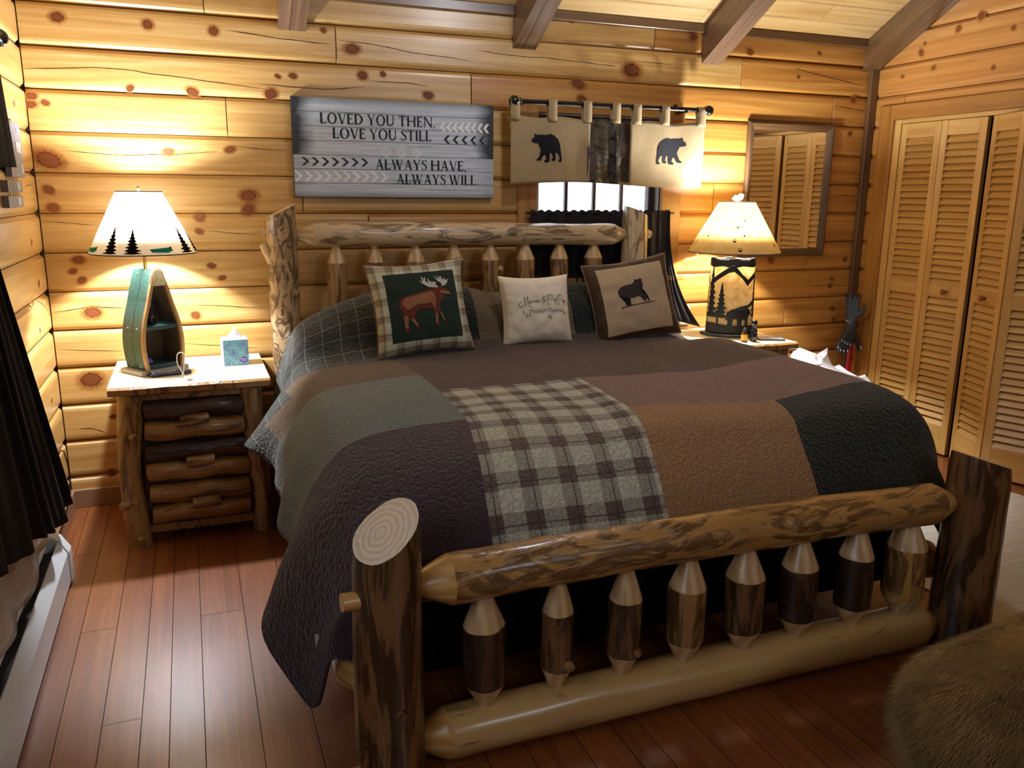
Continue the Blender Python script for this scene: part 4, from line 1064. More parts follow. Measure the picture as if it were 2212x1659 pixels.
mb = MB(); mb.tube([(LX_, LY_, 1.17), (LX_, LY_, 1.30)], .007, 10); mb.lathe([(.0001, 1.27), (.016, 1.27), (.016, 1.32), (.0001, 1.32)], 16, 0, (LX_, LY_, 0)); mb.build('socket', ['brass'], lampL)

# things in the boat shelf and on the left nightstand
flat('bottle_black', '#15161b', .25, .6); flat('cap_black', '#0e0e10', .3, .5); flat('metal_band', '#c9c9cf', .2, .6, .9); flat('purple_glaze', '#4b4ca0', .2, .7); flat('remote_black', '#1d2433', .35, .5); flat('key_white', '#c9ccd6', .5); flat('cable_white', '#d9d7cf', .4); flat('plug_grey', '#a3adad', .35)
sz = lerp(B0, B1, .40)+.0185; c = bl(-.012, -.02, 0)
o = thing('spray_bottle', 'slim black bottle standing on the upper shelf of the canoe lamp', 'bottle', (c.x, c.y, sz))
mb = MB(); mb.lathe([(.0001, 0), (.019, 0), (.0195, .003), (.0195, .024), (.017, .03), (.0195, .036), (.0195, .095), (.017, .1), (.0001, .1)], 24); mb.build('body', ['bottle_black'], o, False)
mb = MB(); mb.lathe([(.0001, .1), (.0165, .1), (.018, .103), (.018, .118), (.016, .121), (.0001, .121)], 24); mb.build('cap', ['cap_black'], o, False)
for pr_ in ([(.0182, .1185), (.0186, .1195), (.0182, .1205)], [(.0196, .0315), (.0199, .033), (.0196, .0345)]):
    mb = MB(); mb.lathe(pr_, 24); mb.build('band', ['metal_band'], o, False)
c = bl(-.052, -.03, 0)
o = thing('trinket_pot', 'tiny glazed violet-blue pot on the lower shelf of the canoe lamp', 'pot', (c.x, c.y, B0+.0205))
mb = MB(); mb.lathe([(.0001, 0), (.014, 0), (.024, .008), (.0245, .014), (.018, .019)], 24); mb.build('body', ['purple_glaze'], o, False)
mb = MB(); mb.lathe([(.0185, .0192), (.014, .026), (.006, .029), (.005, .033), (.007, .037), (.0001, .039)], 24); mb.build('lid', ['purple_glaze'], o, False)
o = thing('remote_control', 'dark remote control lying in front of the canoe lamp', 'remote', (.505, -.42, NZ), (0, 0, math.radians(13)))
mb = MB(); mb.box((-.088, -.021, .0), (.088, .021, .017), 0, .005); mb.build('body', ['remote_black'], o, False)
mb = MB()
for i in range(11):
    for j in range(3):
        if (i*3+j) % 7 != 3: mb.box((-.078+i*.013, -.014+j*.010, .0168), (-.069+i*.013, -.007+j*.010, .0190), 0, .001)
for lo in (.068,): mb.box((lo, -.012, .0168), (lo+.014, .012, .019), 0, .002)
mb.build('buttons', ['key_white'], o, False)
o = thing('charging_cable', 'thin white cable looped upright beside the remote control', 'cable', (.56, -.50, NZ))
pts = [(.50, -.49), (.52, -.475), (.545, -.485), (.565, -.49)]
mb = MB(); C_ = [Vector((.475, -.52, NZ+.0022)), Vector((.51, -.505, NZ+.0022)), Vector((.545, -.50, NZ+.0025)), Vector((.555, -.49, NZ+.02)), Vector((.538, -.478, NZ+.06)), Vector((.540, -.474, NZ+.098)), Vector((.555, -.473, NZ+.108)), Vector((.568, -.476, NZ+.096)), Vector((.565, -.484, NZ+.05)), Vector((.560, -.492, NZ+.012)), Vector((.575, -.503, NZ+.0025)), Vector((.592, -.50, NZ+.0025)), Vector((.585, -.515, NZ+.0025)), Vector((.560, -.513, NZ+.006)), Vector((.575, -.535, NZ+.004))]
mb.tube([catmull(C_, k/6) for k in range((len(C_)-1)*6+1)], .0021, 8); mb.build('cord', ['cable_white'], o)
mb = MB(); b = MB(); b.box((-.0115, -.017, 0), (.0115, .017, .010), 0, .002); b.box((-.007, .017, .0025), (.007, .027, .0075), 0, .001); mb.merge(b, Matrix.Translation((.582, -.555, NZ)) @ Matrix.Rotation(.25, 4, 'Z')); mb.build('plug', ['plug_grey'], o)

# tissue box
t = NT('tissue_pattern'); uv = t.uv(); n = t.noise(uv, 3.0, 2.0); n2 = t.add('ShaderNodeTexVoronoi', {'Vector': uv, 'Scale': 16.0}, feature='DISTANCE_TO_EDGE').outputs['Distance']
wv = t.add('ShaderNodeTexWave', {'Vector': uv, 'Scale': 9.0, 'Distortion': 9.0, 'Detail': 2.0, 'Detail Scale': 1.6}).outputs[1]
c1 = t.ramp(n, [(.3, lin('#7f8fd0')), (.5, lin('#8fc3dc')), (.7, lin('#86cfc4'))]); c2 = t.ramp(n, [(.3, lin('#2b2f8f')), (.5, lin('#2f6f9c')), (.7, lin('#1f8a86'))])
M['tissue_pattern'] = t.done(t.mix(t.ramp(t.math('MULTIPLY', wv, t.math('ADD', n2, .6)), [(.28, (1, 1, 1)), (.42, (0, 0, 0))]), c1, c2), .5)
flat('card_white', '#dcd9e4', .6); flat('card_lilac', '#b5aee0', .6); flat('logo_violet', '#4b48a8', .5); flat('tissue_white', '#f2f0ec', .9, .1); flat('slot_film', '#c9c9cf', .3)
o = thing('tissue_box', 'cube tissue box with teal and violet pattern beside the canoe lamp', 'tissue box', (.79, -.245, NZ), (0, 0, math.radians(4)))
s_ = .0565; hz = .122
mb = MB()
mb.quad([(-s_, -s_, 0), (s_, -s_, 0), (s_, -s_, hz), (-s_, -s_, hz)], 0, None, [(0, 0), (1, 0), (1, 1), (0, 1)])
mb.quad([(s_, -s_, 0), (s_, s_, 0), (s_, s_, hz), (s_, -s_, hz)], 0, None, [(0, 0), (1, 0), (1, 1), (0, 1)])
mb.quad([(s_, s_, 0), (-s_, s_, 0), (-s_, s_, hz), (s_, s_, hz)], 1); mb.quad([(-s_, s_, 0), (-s_, -s_, 0), (-s_, -s_, hz), (-s_, s_, hz)], 2); mb.quad([(-s_, -s_, hz), (s_, -s_, hz), (s_, s_, hz), (-s_, s_, hz)], 1); mb.quad([(-s_, -s_, 0), (-s_, s_, 0), (s_, s_, 0), (s_, -s_, 0)], 1)
mb.build('carton', ['tissue_pattern', 'card_white', 'card_lilac'], o, False)
mb = MB(); c_ = (.034, -s_-.0006, .026); ids = [mb.vert((c_[0]+math.cos(2*pi*k/28)*.0175, c_[1], c_[2]+math.sin(2*pi*k/28)*.0145)) for k in range(28)]; mb.face(ids); mb.build('logo_oval', ['logo_violet'], o, False)['label'] = 'violet oval brand mark on the carton'
vs, fs = text_mesh('Kleenex', .0095); mb = MB(); b = 0
for v in vs: mb.vert((c_[0]+v.x, c_[1]-.0005, c_[2]+.001+v.y))
for f in fs: mb.face(f)
mb.quad([(c_[0]-.009, c_[1]-.0005, c_[2]-.004), (c_[0]+.009, c_[1]-.0005, c_[2]-.004), (c_[0]+.009, c_[1]-.0005, c_[2]-.0025), (c_[0]-.009, c_[1]-.0005, c_[2]-.0025)])
mb.build('logo_lettering', ['card_white'], o, False)
mb = MB(); ids = [mb.vert((math.cos(2*pi*k/24)*.035, math.sin(2*pi*k/24)*.018, hz+.0006)) for k in range(24)]; mb.face(ids); mb.build('slot', ['slot_film'], o, False)
mb = MB(); P = []
for i in range(9):
    f = i/8; row = []
    for k in range(24):
        a = 2*pi*k/24; r = .03*(1-f)**.8*(1+.35*math.sin(3*a+f*2))+.002
        row.append((math.cos(a)*r-.004*f, math.sin(a)*r*.55, hz+.001+.045*f+.01*f*math.cos(a)))
    P.append(row)
mb.grid(P, 0, None, None, None, True, True); mb.build('tissue', ['tissue_white'], o, False)

# ------------------------------------------------------------------ right lamp
RX, RY = 3.555, -.30
lampR = thing('table_lamp', 'table lamp with bear and mountain cut-out base and tan parchment shade', 'lamp', (RX, RY, NZ))
DZ0, DZ1_, DRA, DRB = 1.205, 1.487, .262, .100
sr = shade(lampR, RX, RY, DZ0, DZ1_, DRA, DRB, 'shade_parchment')
flat('metal_black', '#17181c', .45, .5, .3); flat('wood_dark', '#2c3038', .35, .5)
cp2 = cone_pt(RX, RY, DZ0, DZ1_, DRA, DRB, .0022); yr = math.atan2(CAM.x-RX, -(CAM.y-RY))
mb = MB()
def paw(x, z, s):
    f = lambda a, zz: cp2(yr+a/DRA, zz)
    mb.drape([(x+math.cos(2*pi*k/14)*s*.55, z+math.sin(2*pi*k/14)*s*.38-(.12*s if abs(math.cos(2*pi*k/14)) < .5 and math.sin(2*pi*k/14) > 0 else 0)) for k in range(14)], f, 0, .02)
    for i, (dx, dz) in enumerate(((-.75, .35), (-.4, .72), (0, .85), (.4, .72), (.75, .35))):
        mb.drape([(x+dx*s+math.cos(2*pi*k/8)*s*.13, z+dz*s+math.sin(2*pi*k/8)*s*.2) for k in range(8)], f, 0, .02)
for x, z, s in ((.035, 1.226, .017), (.0, 1.275, .016), (.065, 1.305, .013), (.02, 1.35, .013), (.08, 1.385, .012), (-.20, 1.30, .013), (.30, 1.25, .015), (-.36, 1.25, .015), (.5, 1.3, .015), (-.55, 1.3, .015)):
    mb = MB(); paw(x, z, s); mb.build('paw_print', ['print_black'], sr)
mb = MB()
leafp = [(-.032, .012), (-.016, .032), (0, .03), (.012, .042), (.034, .036), (.03, .012), (.012, 0), (-.012, .0)]
ca_, sa_ = math.cos(yr), math.sin(yr)
mb.prism(leafp, .008, 0, lambda p: Vector((RX+p.x*ca_-p.y*sa_*0-p.y*sa_, RY+p.x*sa_+p.y*ca_, 1.492+p.z))); mb.lathe([(.004, 1.47), (.004, 1.495)], 10, 0, (RX, RY, 0)); mb.tube([(RX-DRB, RY, 1.482), (RX+DRB, RY, 1.482)], .002, 6); mb.tube([(RX, RY-DRB, 1.482), (RX, RY+DRB, 1.482)], .002, 6); fix(mb.build('finial', ['boat_cream'], lampR))
mb = MB(); mb.tube([(RX+math.sin(a)*.055, RY, 1.27+.10*(1-math.cos(a))) for a in [i*2*pi/24 for i in range(24)]], .0018, 6, 0, False, closed=True); mb.build('harp', ['brass'], lampR)
RM = Matrix.Translation((RX, RY, NZ)) @ Matrix.Rotation(yr, 4, 'Z')
EX, EY, HB = .135, .075, .435
def ell(u, z, off=0.0):
    """u: arc fraction -1..1 of the front half"""
    a = u*pi*.5; return RM @ Vector((math.sin(a)*(EX+off)*(1-.06*z/HB), -math.cos(a)*(EY+off), .018+z))
mb = MB(); b = MB(); b.lathe([(.16, 0), (.165, .003), (.165, .015), (.16, .018)], 8, 0, (0, 0, 0), 1.0, .68, True); mb.merge(b, RM @ Matrix.Rotation(.39, 4, 'Z') if False else RM); mb.build('base_plate', ['wood_dark'], lampR)
shademat('liner_parchment', '#d9c49a', '#c4a877', .5)
mb = MB(); mb.grid([[ell(-2+4*k/48, z, -.004) for k in range(48)] for z in (.005, .1, .2, .3, .40)], 0, None, None, None, True, True); mb.build('liner', ['liner_parchment'], lampR, True, .001)
mb = MB()
def metal(poly, step=.012): mb.drape(poly, lambda x, z: ell(x, z), 0, step)
# coordinates: x = arc fraction over the visible face, z metres above the base plate
mb_full = [(-1, 0), (1, 0), (1, .052), (.6, .055), (.3, .05), (-.2, .055), (-.6, .06), (-1, .06)]
for sgn in (0, 2):
    def S(pl, sgn=sgn): return [(p[0]+sgn, p[1]) for p in pl]
    Z = lambda px, py: ((lambda c: math.asin(max(-.98, min(.98, c)))/(pi/2))((px-455)/205.0), (1415-py)/1415*.435*1415/715.0)
    def metal2(pl): metal(S(pl))
    metal2([(-1, 0), (-.5, 0), (0, 0), (.5, 0), (1, 0), (1, .052), (.5, .05), (0, .05), (-.5, .06), (-1, .06)])
    metal2([(-1, .395), (-.6, .382), (-.25, .39), (0, .378), (.3, .392), (.7, .385), (1, .395), (1, .432), (.7, .438), (.4, .428), (.1, .436), (-.3, .428), (-.7, .437), (-1, .43)])
    metal2([(-.75, .29), (-.5, .33), (-.1, .385), (.02, .40), (.12, .385), (.3, .345), (.5, .315), (.62, .335), (.78, .355), (.9, .33), (1, .32), (1, .29), (.9, .30), (.8, .325), (.62, .305), (.48, .28), (.28, .325), (.05, .36), (-.1, .352), (-.45, .305), (-.7, .262)])
    def spz(x, w_, z, h_, n=8):
        r = random.Random(int(x*50)+3); L, Rr = [], []
        for i in range(1, n+1):
            zz = z+h_*(1-i/(n+.4)); ww = w_/2*(i/n)**.9
            L += [(x-ww*.35-.008, zz+h_*.05), (x-ww*r.uniform(.8, 1.15), zz-.004)]; Rr += [(x+ww*.35+.008, zz+h_*.05), (x+ww*r.uniform(.8, 1.15), zz-.004)]
        return [(x, z+h_)]+Rr+[(x+.03, z), (x-.03, z)]+L[::-1]
    metal2(spz(-.62, .5, .10, .30, 9)); metal2(spz(-.26, .42, .095, .205, 8)); metal2(spz(.86, .32, .10, .26, 8))
    metal2([(-1, .095), (-.15, .092), (-.12, .112), (-.3, .12), (-1, .12)])
    for px in (-.85, -.35): metal2([(px-.03, .05), (px+.03, .05), (px+.03, .11), (px-.03, .11)])
    bear_ = [(-.12, .09), (-.08, .125), (.05, .145), (.2, .15), (.35, .147), (.48, .155), (.55, .152), (.66, .135), (.68, .118), (.6, .11), (.56, .095), (.55, .075), (.58, .05), (.46, .05), (.46, .08), (.36, .088), (.34, .05), (.22, .05), (.2, .088), (.1, .086), (.08, .05), (-.06, .05), (-.04, .075)]
    metal2(bear_)
    metal2([(.1, .145), (.3, .162), (.55, .172), (.78, .20), (1, .215), (1, .185), (.75, .172), (.5, .15)])
o = mb.build('metal_cutout', ['metal_black'], lampR); md = o.modifiers.new('thickness', 'SOLIDIFY'); md.thickness = .003
mb = MB(); mb.tube([(RX, RY, NZ+.02), (RX, RY, 1.30)], .007, 10); mb.lathe([(.0001, 1.27), (.016, 1.27), (.016, 1.33), (.0001, 1.33)], 16, 0, (RX, RY, 0)); b = MB(); b.box((-.12, -.012, .40), (.12, .012, .408), 0); mb.merge(b, RM); mb.build('socket', ['brass'], lampR)
# bottles and notebook on the right nightstand
flat('amber_glass', '#5a3210', .15, .6); flat('label_yellow', '#c79a38', .6); flat('label_text', '#b8b8b0', .6)
o = thing('oil_bottle', 'short amber bottle with yellow label in front of the bear lamp', 'bottle', (3.508, -.515, NZ))
mb = MB(); mb.lathe([(.0001, 0), (.0175, 0), (.0185, .003), (.0185, .045), (.015, .053), (.009, .056), (.009, .062)], 24); mb.build('body', ['amber_glass'], o, False)
mb = MB(); mb.lathe([(.0188, .008), (.0188, .042)], 24); mb.build('paper_label', ['label_yellow'], o, False)
mb = MB(); mb.lathe([(.0001, .057), (.0115, .057), (.0115, .076), (.0105, .078), (.0001, .078)], 20); mb.build('cap', ['cap_black'], o, False)
o = thing('roller_bottle', 'tall slim black bottle next to the amber bottle', 'bottle', (3.562, -.525, NZ))
mb = MB(); mb.lathe([(.0001, 0), (.0185, 0), (.0195, .003), (.0195, .066), (.016, .07), (.0001, .07)], 24); mb.build('body', ['bottle_black'], o, False)
mb = MB(); mb.lathe([(.0001, .0705), (.0165, .0705), (.0165, .116), (.015, .12), (.0001, .12)], 24); mb.build('cap', ['cap_black'], o, False)
mb = MB(); mb.lathe([(.0168, .097), (.0171, .099), (.0168, .101)], 24); mb.build('band', ['metal_band'], o, False)
mb = MB(); mb.quad([(-.012, -.0197, .022), (.004, -.0199, .022), (.004, -.0199, .026), (-.012, -.0197, .026)]); mb.build('label_line', ['label_text'], o, False)
flat('phone_grey', '#3c3c42', .3); flat('phone_face', '#a8a8ae', .25)
o = thing('tablet', 'thin grey slab lying flat on the nightstand corner behind the bottles', 'tablet', (3.70, -.50, NZ), (0, 0, -.45))
mb = MB(); mb.box((-.075, -.05, 0), (.075, .05, .009), 0, .003); mb.build('body', ['phone_grey'], o, False)
mb = MB(); mb.box((-.068, -.044, .0088), (.068, .044, .0098), 0); mb.build('face', ['phone_face'], o, False)
# cord and outlet behind the right lamp
flat('outlet_ivory', '#cfc5a4', .4)
o = thing('wall_outlet', 'small ivory outlet on the wall between cafe curtain and bear lamp', 'outlet', (3.437, -.004, .80))
mb = MB(); mb.box((-.035, -.004, -.056), (.035, .004, .056), 0, .002); mb.build('plate', ['outlet_ivory'], o, False)
mb = MB(); mb.box((-.012, -.0055, -.035), (.012, -.0035, -.012), 0, .001); mb.box((-.012, -.0055, .012), (.012, -.0035, .035), 0, .001); mb.build('socket', ['cap_black'], o, False)
mb = MB(); q = [bp(1478, 545, 1, -.02), bp(1500, 543, 1, -.03), bp(1507, 552, 1, -.035), bp(1492, 560, 1, -.03), bp(1480, 558, 1, -.02)]
mb.tube([catmull(q, k/6) for k in range(25)], .0016, 8); tag(mb.build('wire_hook', ['cable_white']), 'bent white wire loop on the wall behind the tan lampshade', 'wire')

# ------------------------------------------------------------------ wall sign
t = NT('sign_wood'); s2 = t.sep(t.uv()); n = t.noise(t.scale(t.uv(), (3, 42, 1)), 1.0, 6.0, .65, .4); nb = t.noise(t.uv(), 5.0, 3.0)
row = t.math('FRACT', t.math('MULTIPLY', s2[1], 7.0)); rid = t.math('FLOOR', t.math('MULTIPLY', s2[1], 7.0))
col = t.ramp(n, [(.25, lin('#4c535b')), (.42, lin('#b3bfcb')), (.6, lin('#ccd7e2')), (.78, lin('#eaf0f6'))])
ed = t.math('ADD', t.math('ABSOLUTE', t.math('SUBTRACT', s2[0], .5)), t.math('MULTIPLY', t.math('SUBTRACT', nb, .5), .12))
burn = t.ramp(ed, [(.39, (0, 0, 0)), (.475, (.95, .95, .95))])
rv = t.math('FRACT', t.math('MULTIPLY', t.math('SINE', t.math('MULTIPLY', rid, 12.9)), 43.7))
burn = t.math('MULTIPLY', burn, t.math('ADD', .25, t.math('MULTIPLY', t.math('GREATER_THAN', rv, .35), .75)))
col = t.mix(burn, col, lin('#0f1013'))
eb = t.ramp(t.math('ADD', t.math('ABSOLUTE', t.math('SUBTRACT', s2[1], .5)), t.math('MULTIPLY', t.math('SUBTRACT', n, .5), .10)), [(.43, (0, 0, 0)), (.52, (.8, .8, .8))]); col = t.mix(eb, col, lin('#1d1e20'))
ln = t.ramp(row, [(.0, (.9, .9, .9)), (.03, (.9, .9, .9)), (.05, (0, 0, 0))]); col = t.mix(ln, col, lin('#141416'))
M['sign_wood'] = t.done(col, .5, .4)
flat('sign_black', '#0d0e10', .5, .4); flat('sign_edge', '#2a2a2c', .6); flat('sign_pale', '#f0f2f3', .6, .3, 0, .2, 90.0); flat('sign_grey', '#33363a', .6, .3, 0, .3, 90.0)
SW, SH = 1.041, .476; sg = thing('wall_sign', 'grey planked canvas sign with black serif lettering above the headboard', 'sign', (1.653, -.001, 1.733))
mb = MB(); y0, y1 = -.031, -.001
c4 = [(-SW/2, y0, -SH/2), (SW/2, y0, -SH/2), (SW/2, y0, SH/2), (-SW/2, y0, SH/2)]
mb.quad(c4, 0, None, [(0, 0), (1, 0), (1, 1), (0, 1)])
d4 = [(p[0], y1, p[2]) for p in c4]; mb.quad(d4[::-1], 1)
for i in range(4): j = (i+1) % 4; mb.quad([c4[j], c4[i], d4[i], d4[j]], 1)
mb.build('canvas', ['sign_wood', 'sign_edge'], sg, False)
def stroke_poly(pts, ws):
    P = [Vector(p) for p in pts]; A, B = [], []
    for i, p in enumerate(P):
        q = P[min(i+1, len(P)-1)]-P[max(i-1, 0)]; n = Vector((-q.y, q.x)).normalized()*ws[i]*.5; A.append(p+n); B.append(p-n)
    return [[A[i], A[i+1], B[i+1], B[i]] for i in range(len(P)-1)]
TK, TN = .185, .085
def R4(x0, y0, x1, y1): return [[Vector((x0, y0)), Vector((x1, y0)), Vector((x1, y1)), Vector((x0, y1))]]
def serif(x, y, w=.30): return R4(x-w/2, y-.02 if y > .5 else y, x+w/2, y if y > .5 else y+.02)+[[Vector((x-w/4, y+(.02 if y < .5 else -.02))), Vector((x+w/4, y+(.02 if y < .5 else -.02))), Vector((x+w/7, y+(.06 if y < .5 else -.06))), Vector((x-w/7, y+(.06 if y < .5 else -.06)))]]
def stem(x): return R4(x-TK/2, 0, x+TK/2, 1)+serif(x, 0)+serif(x, 1)
def arcq(cx, cy, rx, ry, a0, a1, wx, wy, n=20):
    Q = []; pr = None
    for i in range(n+1):
        a = a0+(a1-a0)*i/n; o = Vector((cx+math.cos(a)*rx, cy+math.sin(a)*ry)); q = Vector((cx+math.cos(a)*(rx-wx), cy+math.sin(a)*(ry-wy)))
        if pr: Q.append([pr[0], o, q, pr[1]])
        pr = (o, q)
    return Q
def diag(x0, y0, x1, y1, w): return [[Vector((x0-w/2, y0)), Vector((x0+w/2, y0)), Vector((x1+w/2, y1)), Vector((x1-w/2, y1))]]
GL = {
 'L': (.66, stem(.16)+R4(.16, 0, .60, TN)+R4(.555, 0, .61, .24)),
 'O': (.98, arcq(.49, .5, .44, .53, 0, 2*pi, TK, TN*.9, 36)),
 'V': (.86, diag(.14, 1, .44, 0, .16)+diag(.74, 1, .46, 0, .065)+serif(.14, 1, .28)+serif(.74, 1, .24)),
 'E': (.68, stem(.16)+R4(.16, 0, .60, TN)+R4(.16, 1-TN, .57, 1)+R4(.16, .49, .48, .49+TN)+R4(.56, 0, .61, .22)+R4(.53, .80, .58, 1)+R4(.45, .42, .49, .62)),
 'D': (.92, stem(.16)+arcq(.30, .5, .54, .5, -pi/2, pi/2, TK, TN, 20)+R4(.16, 0, .32, TN)+R4(.16, 1-TN, .32, 1)),
 'Y': (.82, R4(.41-TK/2, 0, .41+TK/2, .46)+serif(.41, 0)+diag(.14, 1, .40, .42, .16)+diag(.69, 1, .44, .42, .065)+serif(.14, 1, .28)+serif(.69, 1, .24)),
 'U': (.90, R4(.16-TK/2, .3, .16+TK/2, 1)+serif(.16, 1)+R4(.71-TN/2, .3, .71+TN/2, 1)+serif(.71, 1, .24)+arcq(.415, .32, .33, .34, pi, 2*pi, TK*.8, TN*1.3, 20)),
 'T': (.80, R4(.40-TK/2, 0, .40+TK/2, 1)+serif(.40, 0)+R4(.05, 1-TN, .75, 1)+R4(.05, .78, .10, 1)+R4(.70, .78, .75, 1)),
 'H': (.98, stem(.17)+stem(.80)+R4(.17, .47, .80, .47+TN)),
 'N': (.96, R4(.15-TN/2, 0, .15+TN/2, 1)+serif(.15, 0, .24)+serif(.12, 1, .24)+diag(.14, 1, .80, 0, .17)+R4(.80-TN/2, 0, .80+TN/2, 1)+serif(.80, 1, .24)),
 'S': (.62, sum([stroke_poly([(.52, .80), (.49, .90), (.40, .965), (.29, .97), (.18, .92), (.13, .81), (.17, .69), (.29, .58), (.42, .48), (.51, .36), (.52, .22), (.44, .09), (.31, .03), (.19, .05), (.11, .12), (.09, .22)], [.05, .05, .06, .07, .10, .13, .15, .16, .16, .15, .13, .10, .07, .06, .05, .05])], [])+R4(.50, .76, .545, .99)+R4(.065, .02, .11, .26)),
 'I': (.36, stem(.18)),
 'A': (.86, diag(.14, 0, .42, 1, .065)+diag(.70, 0, .42, 1, .17)+R4(.24, .30, .58, .30+TN)+serif(.14, 0, .24)+serif(.70, 0, .28)),
 'W': (1.22, diag(.14, 1, .38, 0, .16)+diag(.60, 1, .40, 0, .06)+diag(.58, 1, .82, 0, .16)+diag(1.06, 1, .84, 0, .06)+serif(.14, 1, .28)+serif(.58, 1, .26)+serif(1.06, 1, .24)),
 ',': (.26, R4(.08, 0, .20, .12)+[[Vector((.13, .02)), Vector((.20, .02)), Vector((.10, -.20)), Vector((.06, -.18))]]),
 '.': (.24, R4(.07, 0, .19, .12)), ' ': (.30, []), 'R': (.8, stem(.16))}
def sfx(fx, fz): return (fx-.5)*SW, (.5-fz)*SH
def line(mb, txt, fx0, fx1, fb, ft, yy):
    tw = sum(GL[c][0] for c in txt)-.05; x0, zb = sfx(fx0, fb); x1, zt = sfx(fx1, ft); sx = (x1-x0)/tw; sz = zt-zb; x = x0
    for c in txt:
        w_, quads = GL[c]
        if c == ' ' and mb.v: mb.build('lettering', ['sign_black'], sg, False); mb = MB()
        for q in quads:
            P = [Vector((x+p.x*sx, yy, zb+p.y*sz)) for p in q]
            ar = (P[1]-P[0]).cross(P[2]-P[0]).y
            mb.quad(P if ar < 0 else P[::-1])
        x += w_*sx
    mb.build('lettering', ['sign_black'], sg, False)
mb = MB()
for ln_ in (('LOVED YOU THEN,', .128, .692, .255, .148), ('LOVE YOU STILL', .185, .672, .400, .292), ('ALWAYS HAVE,', .387, .853, .705, .600), ('ALWAYS WILL.', .49, .918, .858, .750)):
    mb = MB(); line(mb, *ln_, y0-.0012)
def chev(mb, fx, fz0, fz1, w_, dirn, yy, th=.0115):
    xm, zt = sfx(fx, fz0); _, zb = sfx(fx, fz1); zm = (zt+zb)/2; tip = -dirn*w_
    for (za, zb_) in ((zt, zm), (zb, zm)):
        P = [Vector((xm, yy, za)), Vector((xm+th*1.35, yy, za)), Vector((xm+th*1.35-tip, yy, zb_)), Vector((xm-tip, yy, zb_))]
        ar = (P[1]-P[0]).cross(P[2]-P[0]).y; mb.quad(P if ar < 0 else P[::-1])
def rowb(n_, fn_, mt_):
    m_ = MB()
    for i in range(n_): fn_(m_, i)
    m_.build('chevron_row', [mt_], sg, False)
mp, mg = MB(), MB()
for i in range(0): chev(mp, .735+i*.0325, .195, .295, .018, -1, y0-.0008)
for i in range(0): chev(mg, .755+i*.0465, .33, .42, .02, -1, y0-.0008)
for i in range(0): chev(mg, .035+i*.047, .595, .680, .024, 1, y0-.0008)
rowb(8, lambda m_, i: chev(m_, .735+i*.0325, .195, .295, .018, -1, y0-.0008), 'sign_pale'); rowb(6, lambda m_, i: chev(m_, .755+i*.0465, .33, .42, .02, -1, y0-.0008), 'sign_grey')
rowb(7, lambda m_, i: chev(m_, .035+i*.047, .595, .680, .024, 1, y0-.0008), 'sign_grey'); rowb(10, lambda m_, i: chev(m_, .0+i*.0455, .735, .835, .027, 1, y0-.0008), 'sign_pale')
for cx in (.445, .519, .595):
    mp = MB()
    x, z = sfx(cx, .525); r = .0265
    def dq(pts): 
        P = [Vector((x+a*r, y0-.0008, z+b*r)) for a, b in pts]; ar = (P[1]-P[0]).cross(P[2]-P[0]).y; mp.face([mp.vert(p) for p in (P if ar < 0 else P[::-1])])
    for a, b in ((.55, 0), (0, .55), (-.55, 0), (0, -.55)):
        c, s_ = (a/.55, b/.55)
        [dq([(c*.66, s_*.66), (c*.98+k*s_*.06, s_*.98+k*c*.06), (c*1.02+k*s_*.40, s_*1.02+k*c*.40)]) for k in (-1, 1)]; [dq([(c*.50+k*s_*.30, s_*.50+k*c*.30), (c*.86+k*s_*.44, s_*.86+k*c*.44), (c*.62+k*s_*.66, s_*.62+k*c*.66)]) for k in (-1, 1)]
    for a, b in ((1, 1), (-1, 1), (-1, -1), (1, -1)): dq([(a*.62, 0), (0, b*.62), (0, b*.42), (a*.42, 0)])
    mp.build('star_motif', ['sign_pale'], sg, False)


# ------------------------------------------------------------------ wall mirror
pine('frame_brown', '#3f2c1b', '#523a24', '#65492f', .3, .15)
mr = thing('wall_mirror', 'rectangular wall mirror in a brown frame reflecting the louvred doors', 'mirror', (4.12, 0, 1.555))
MX0, MX1, MZ0, MZ1 = 3.805, 4.448, 1.150, 1.958; fwid = .047
t = NT('mirror_glass'); M['mirror_glass'] = t.done((.93, .95, .94), .015, .5, 1.0)
mb = MB()
def fr_side(a, b, c, d):   # outer a,b inner c,d corners (x,z)
    prof = [(0, -.004), (.0, -.024), (.25, -.03), (.7, -.022), (.9, -.014), (1.0, -.012), (1.0, -.006)]
    rows = []
    for (f, y) in prof:
        p = Vector((lerp(a[0], d[0], f), y, lerp(a[1], d[1], f))); q = Vector((lerp(b[0], c[0], f), y, lerp(b[1], c[1], f))); rows.append([p, q])
    al = 0 if abs(a[0]-b[0]) > .2 else 2; sd = R_.uniform(0, 30)
    mb.grid(rows, 0, None, [[((p.x if al == 0 else p.z)+sd, (p.z if al == 0 else p.x), 3) for p in r] for r in rows], None, False)
O = [(MX0, MZ0), (MX1, MZ0), (MX1, MZ1), (MX0, MZ1)]; I = [(MX0+fwid, MZ0+fwid), (MX1-fwid, MZ0+fwid), (MX1-fwid, MZ1-fwid), (MX0+fwid, MZ1-fwid)]
for i in range(4): j = (i+1) % 4; fr_side(O[i], O[j], I[j], I[i])
fix(mb.build('frame', ['frame_brown'], mr))
mb = MB(); mb.box((MX0+fwid-.004, -.009, MZ0+fwid-.004), (MX1-fwid+.004, -.003, MZ1-fwid+.004)); mb.build('glass', ['mirror_glass'], mr)

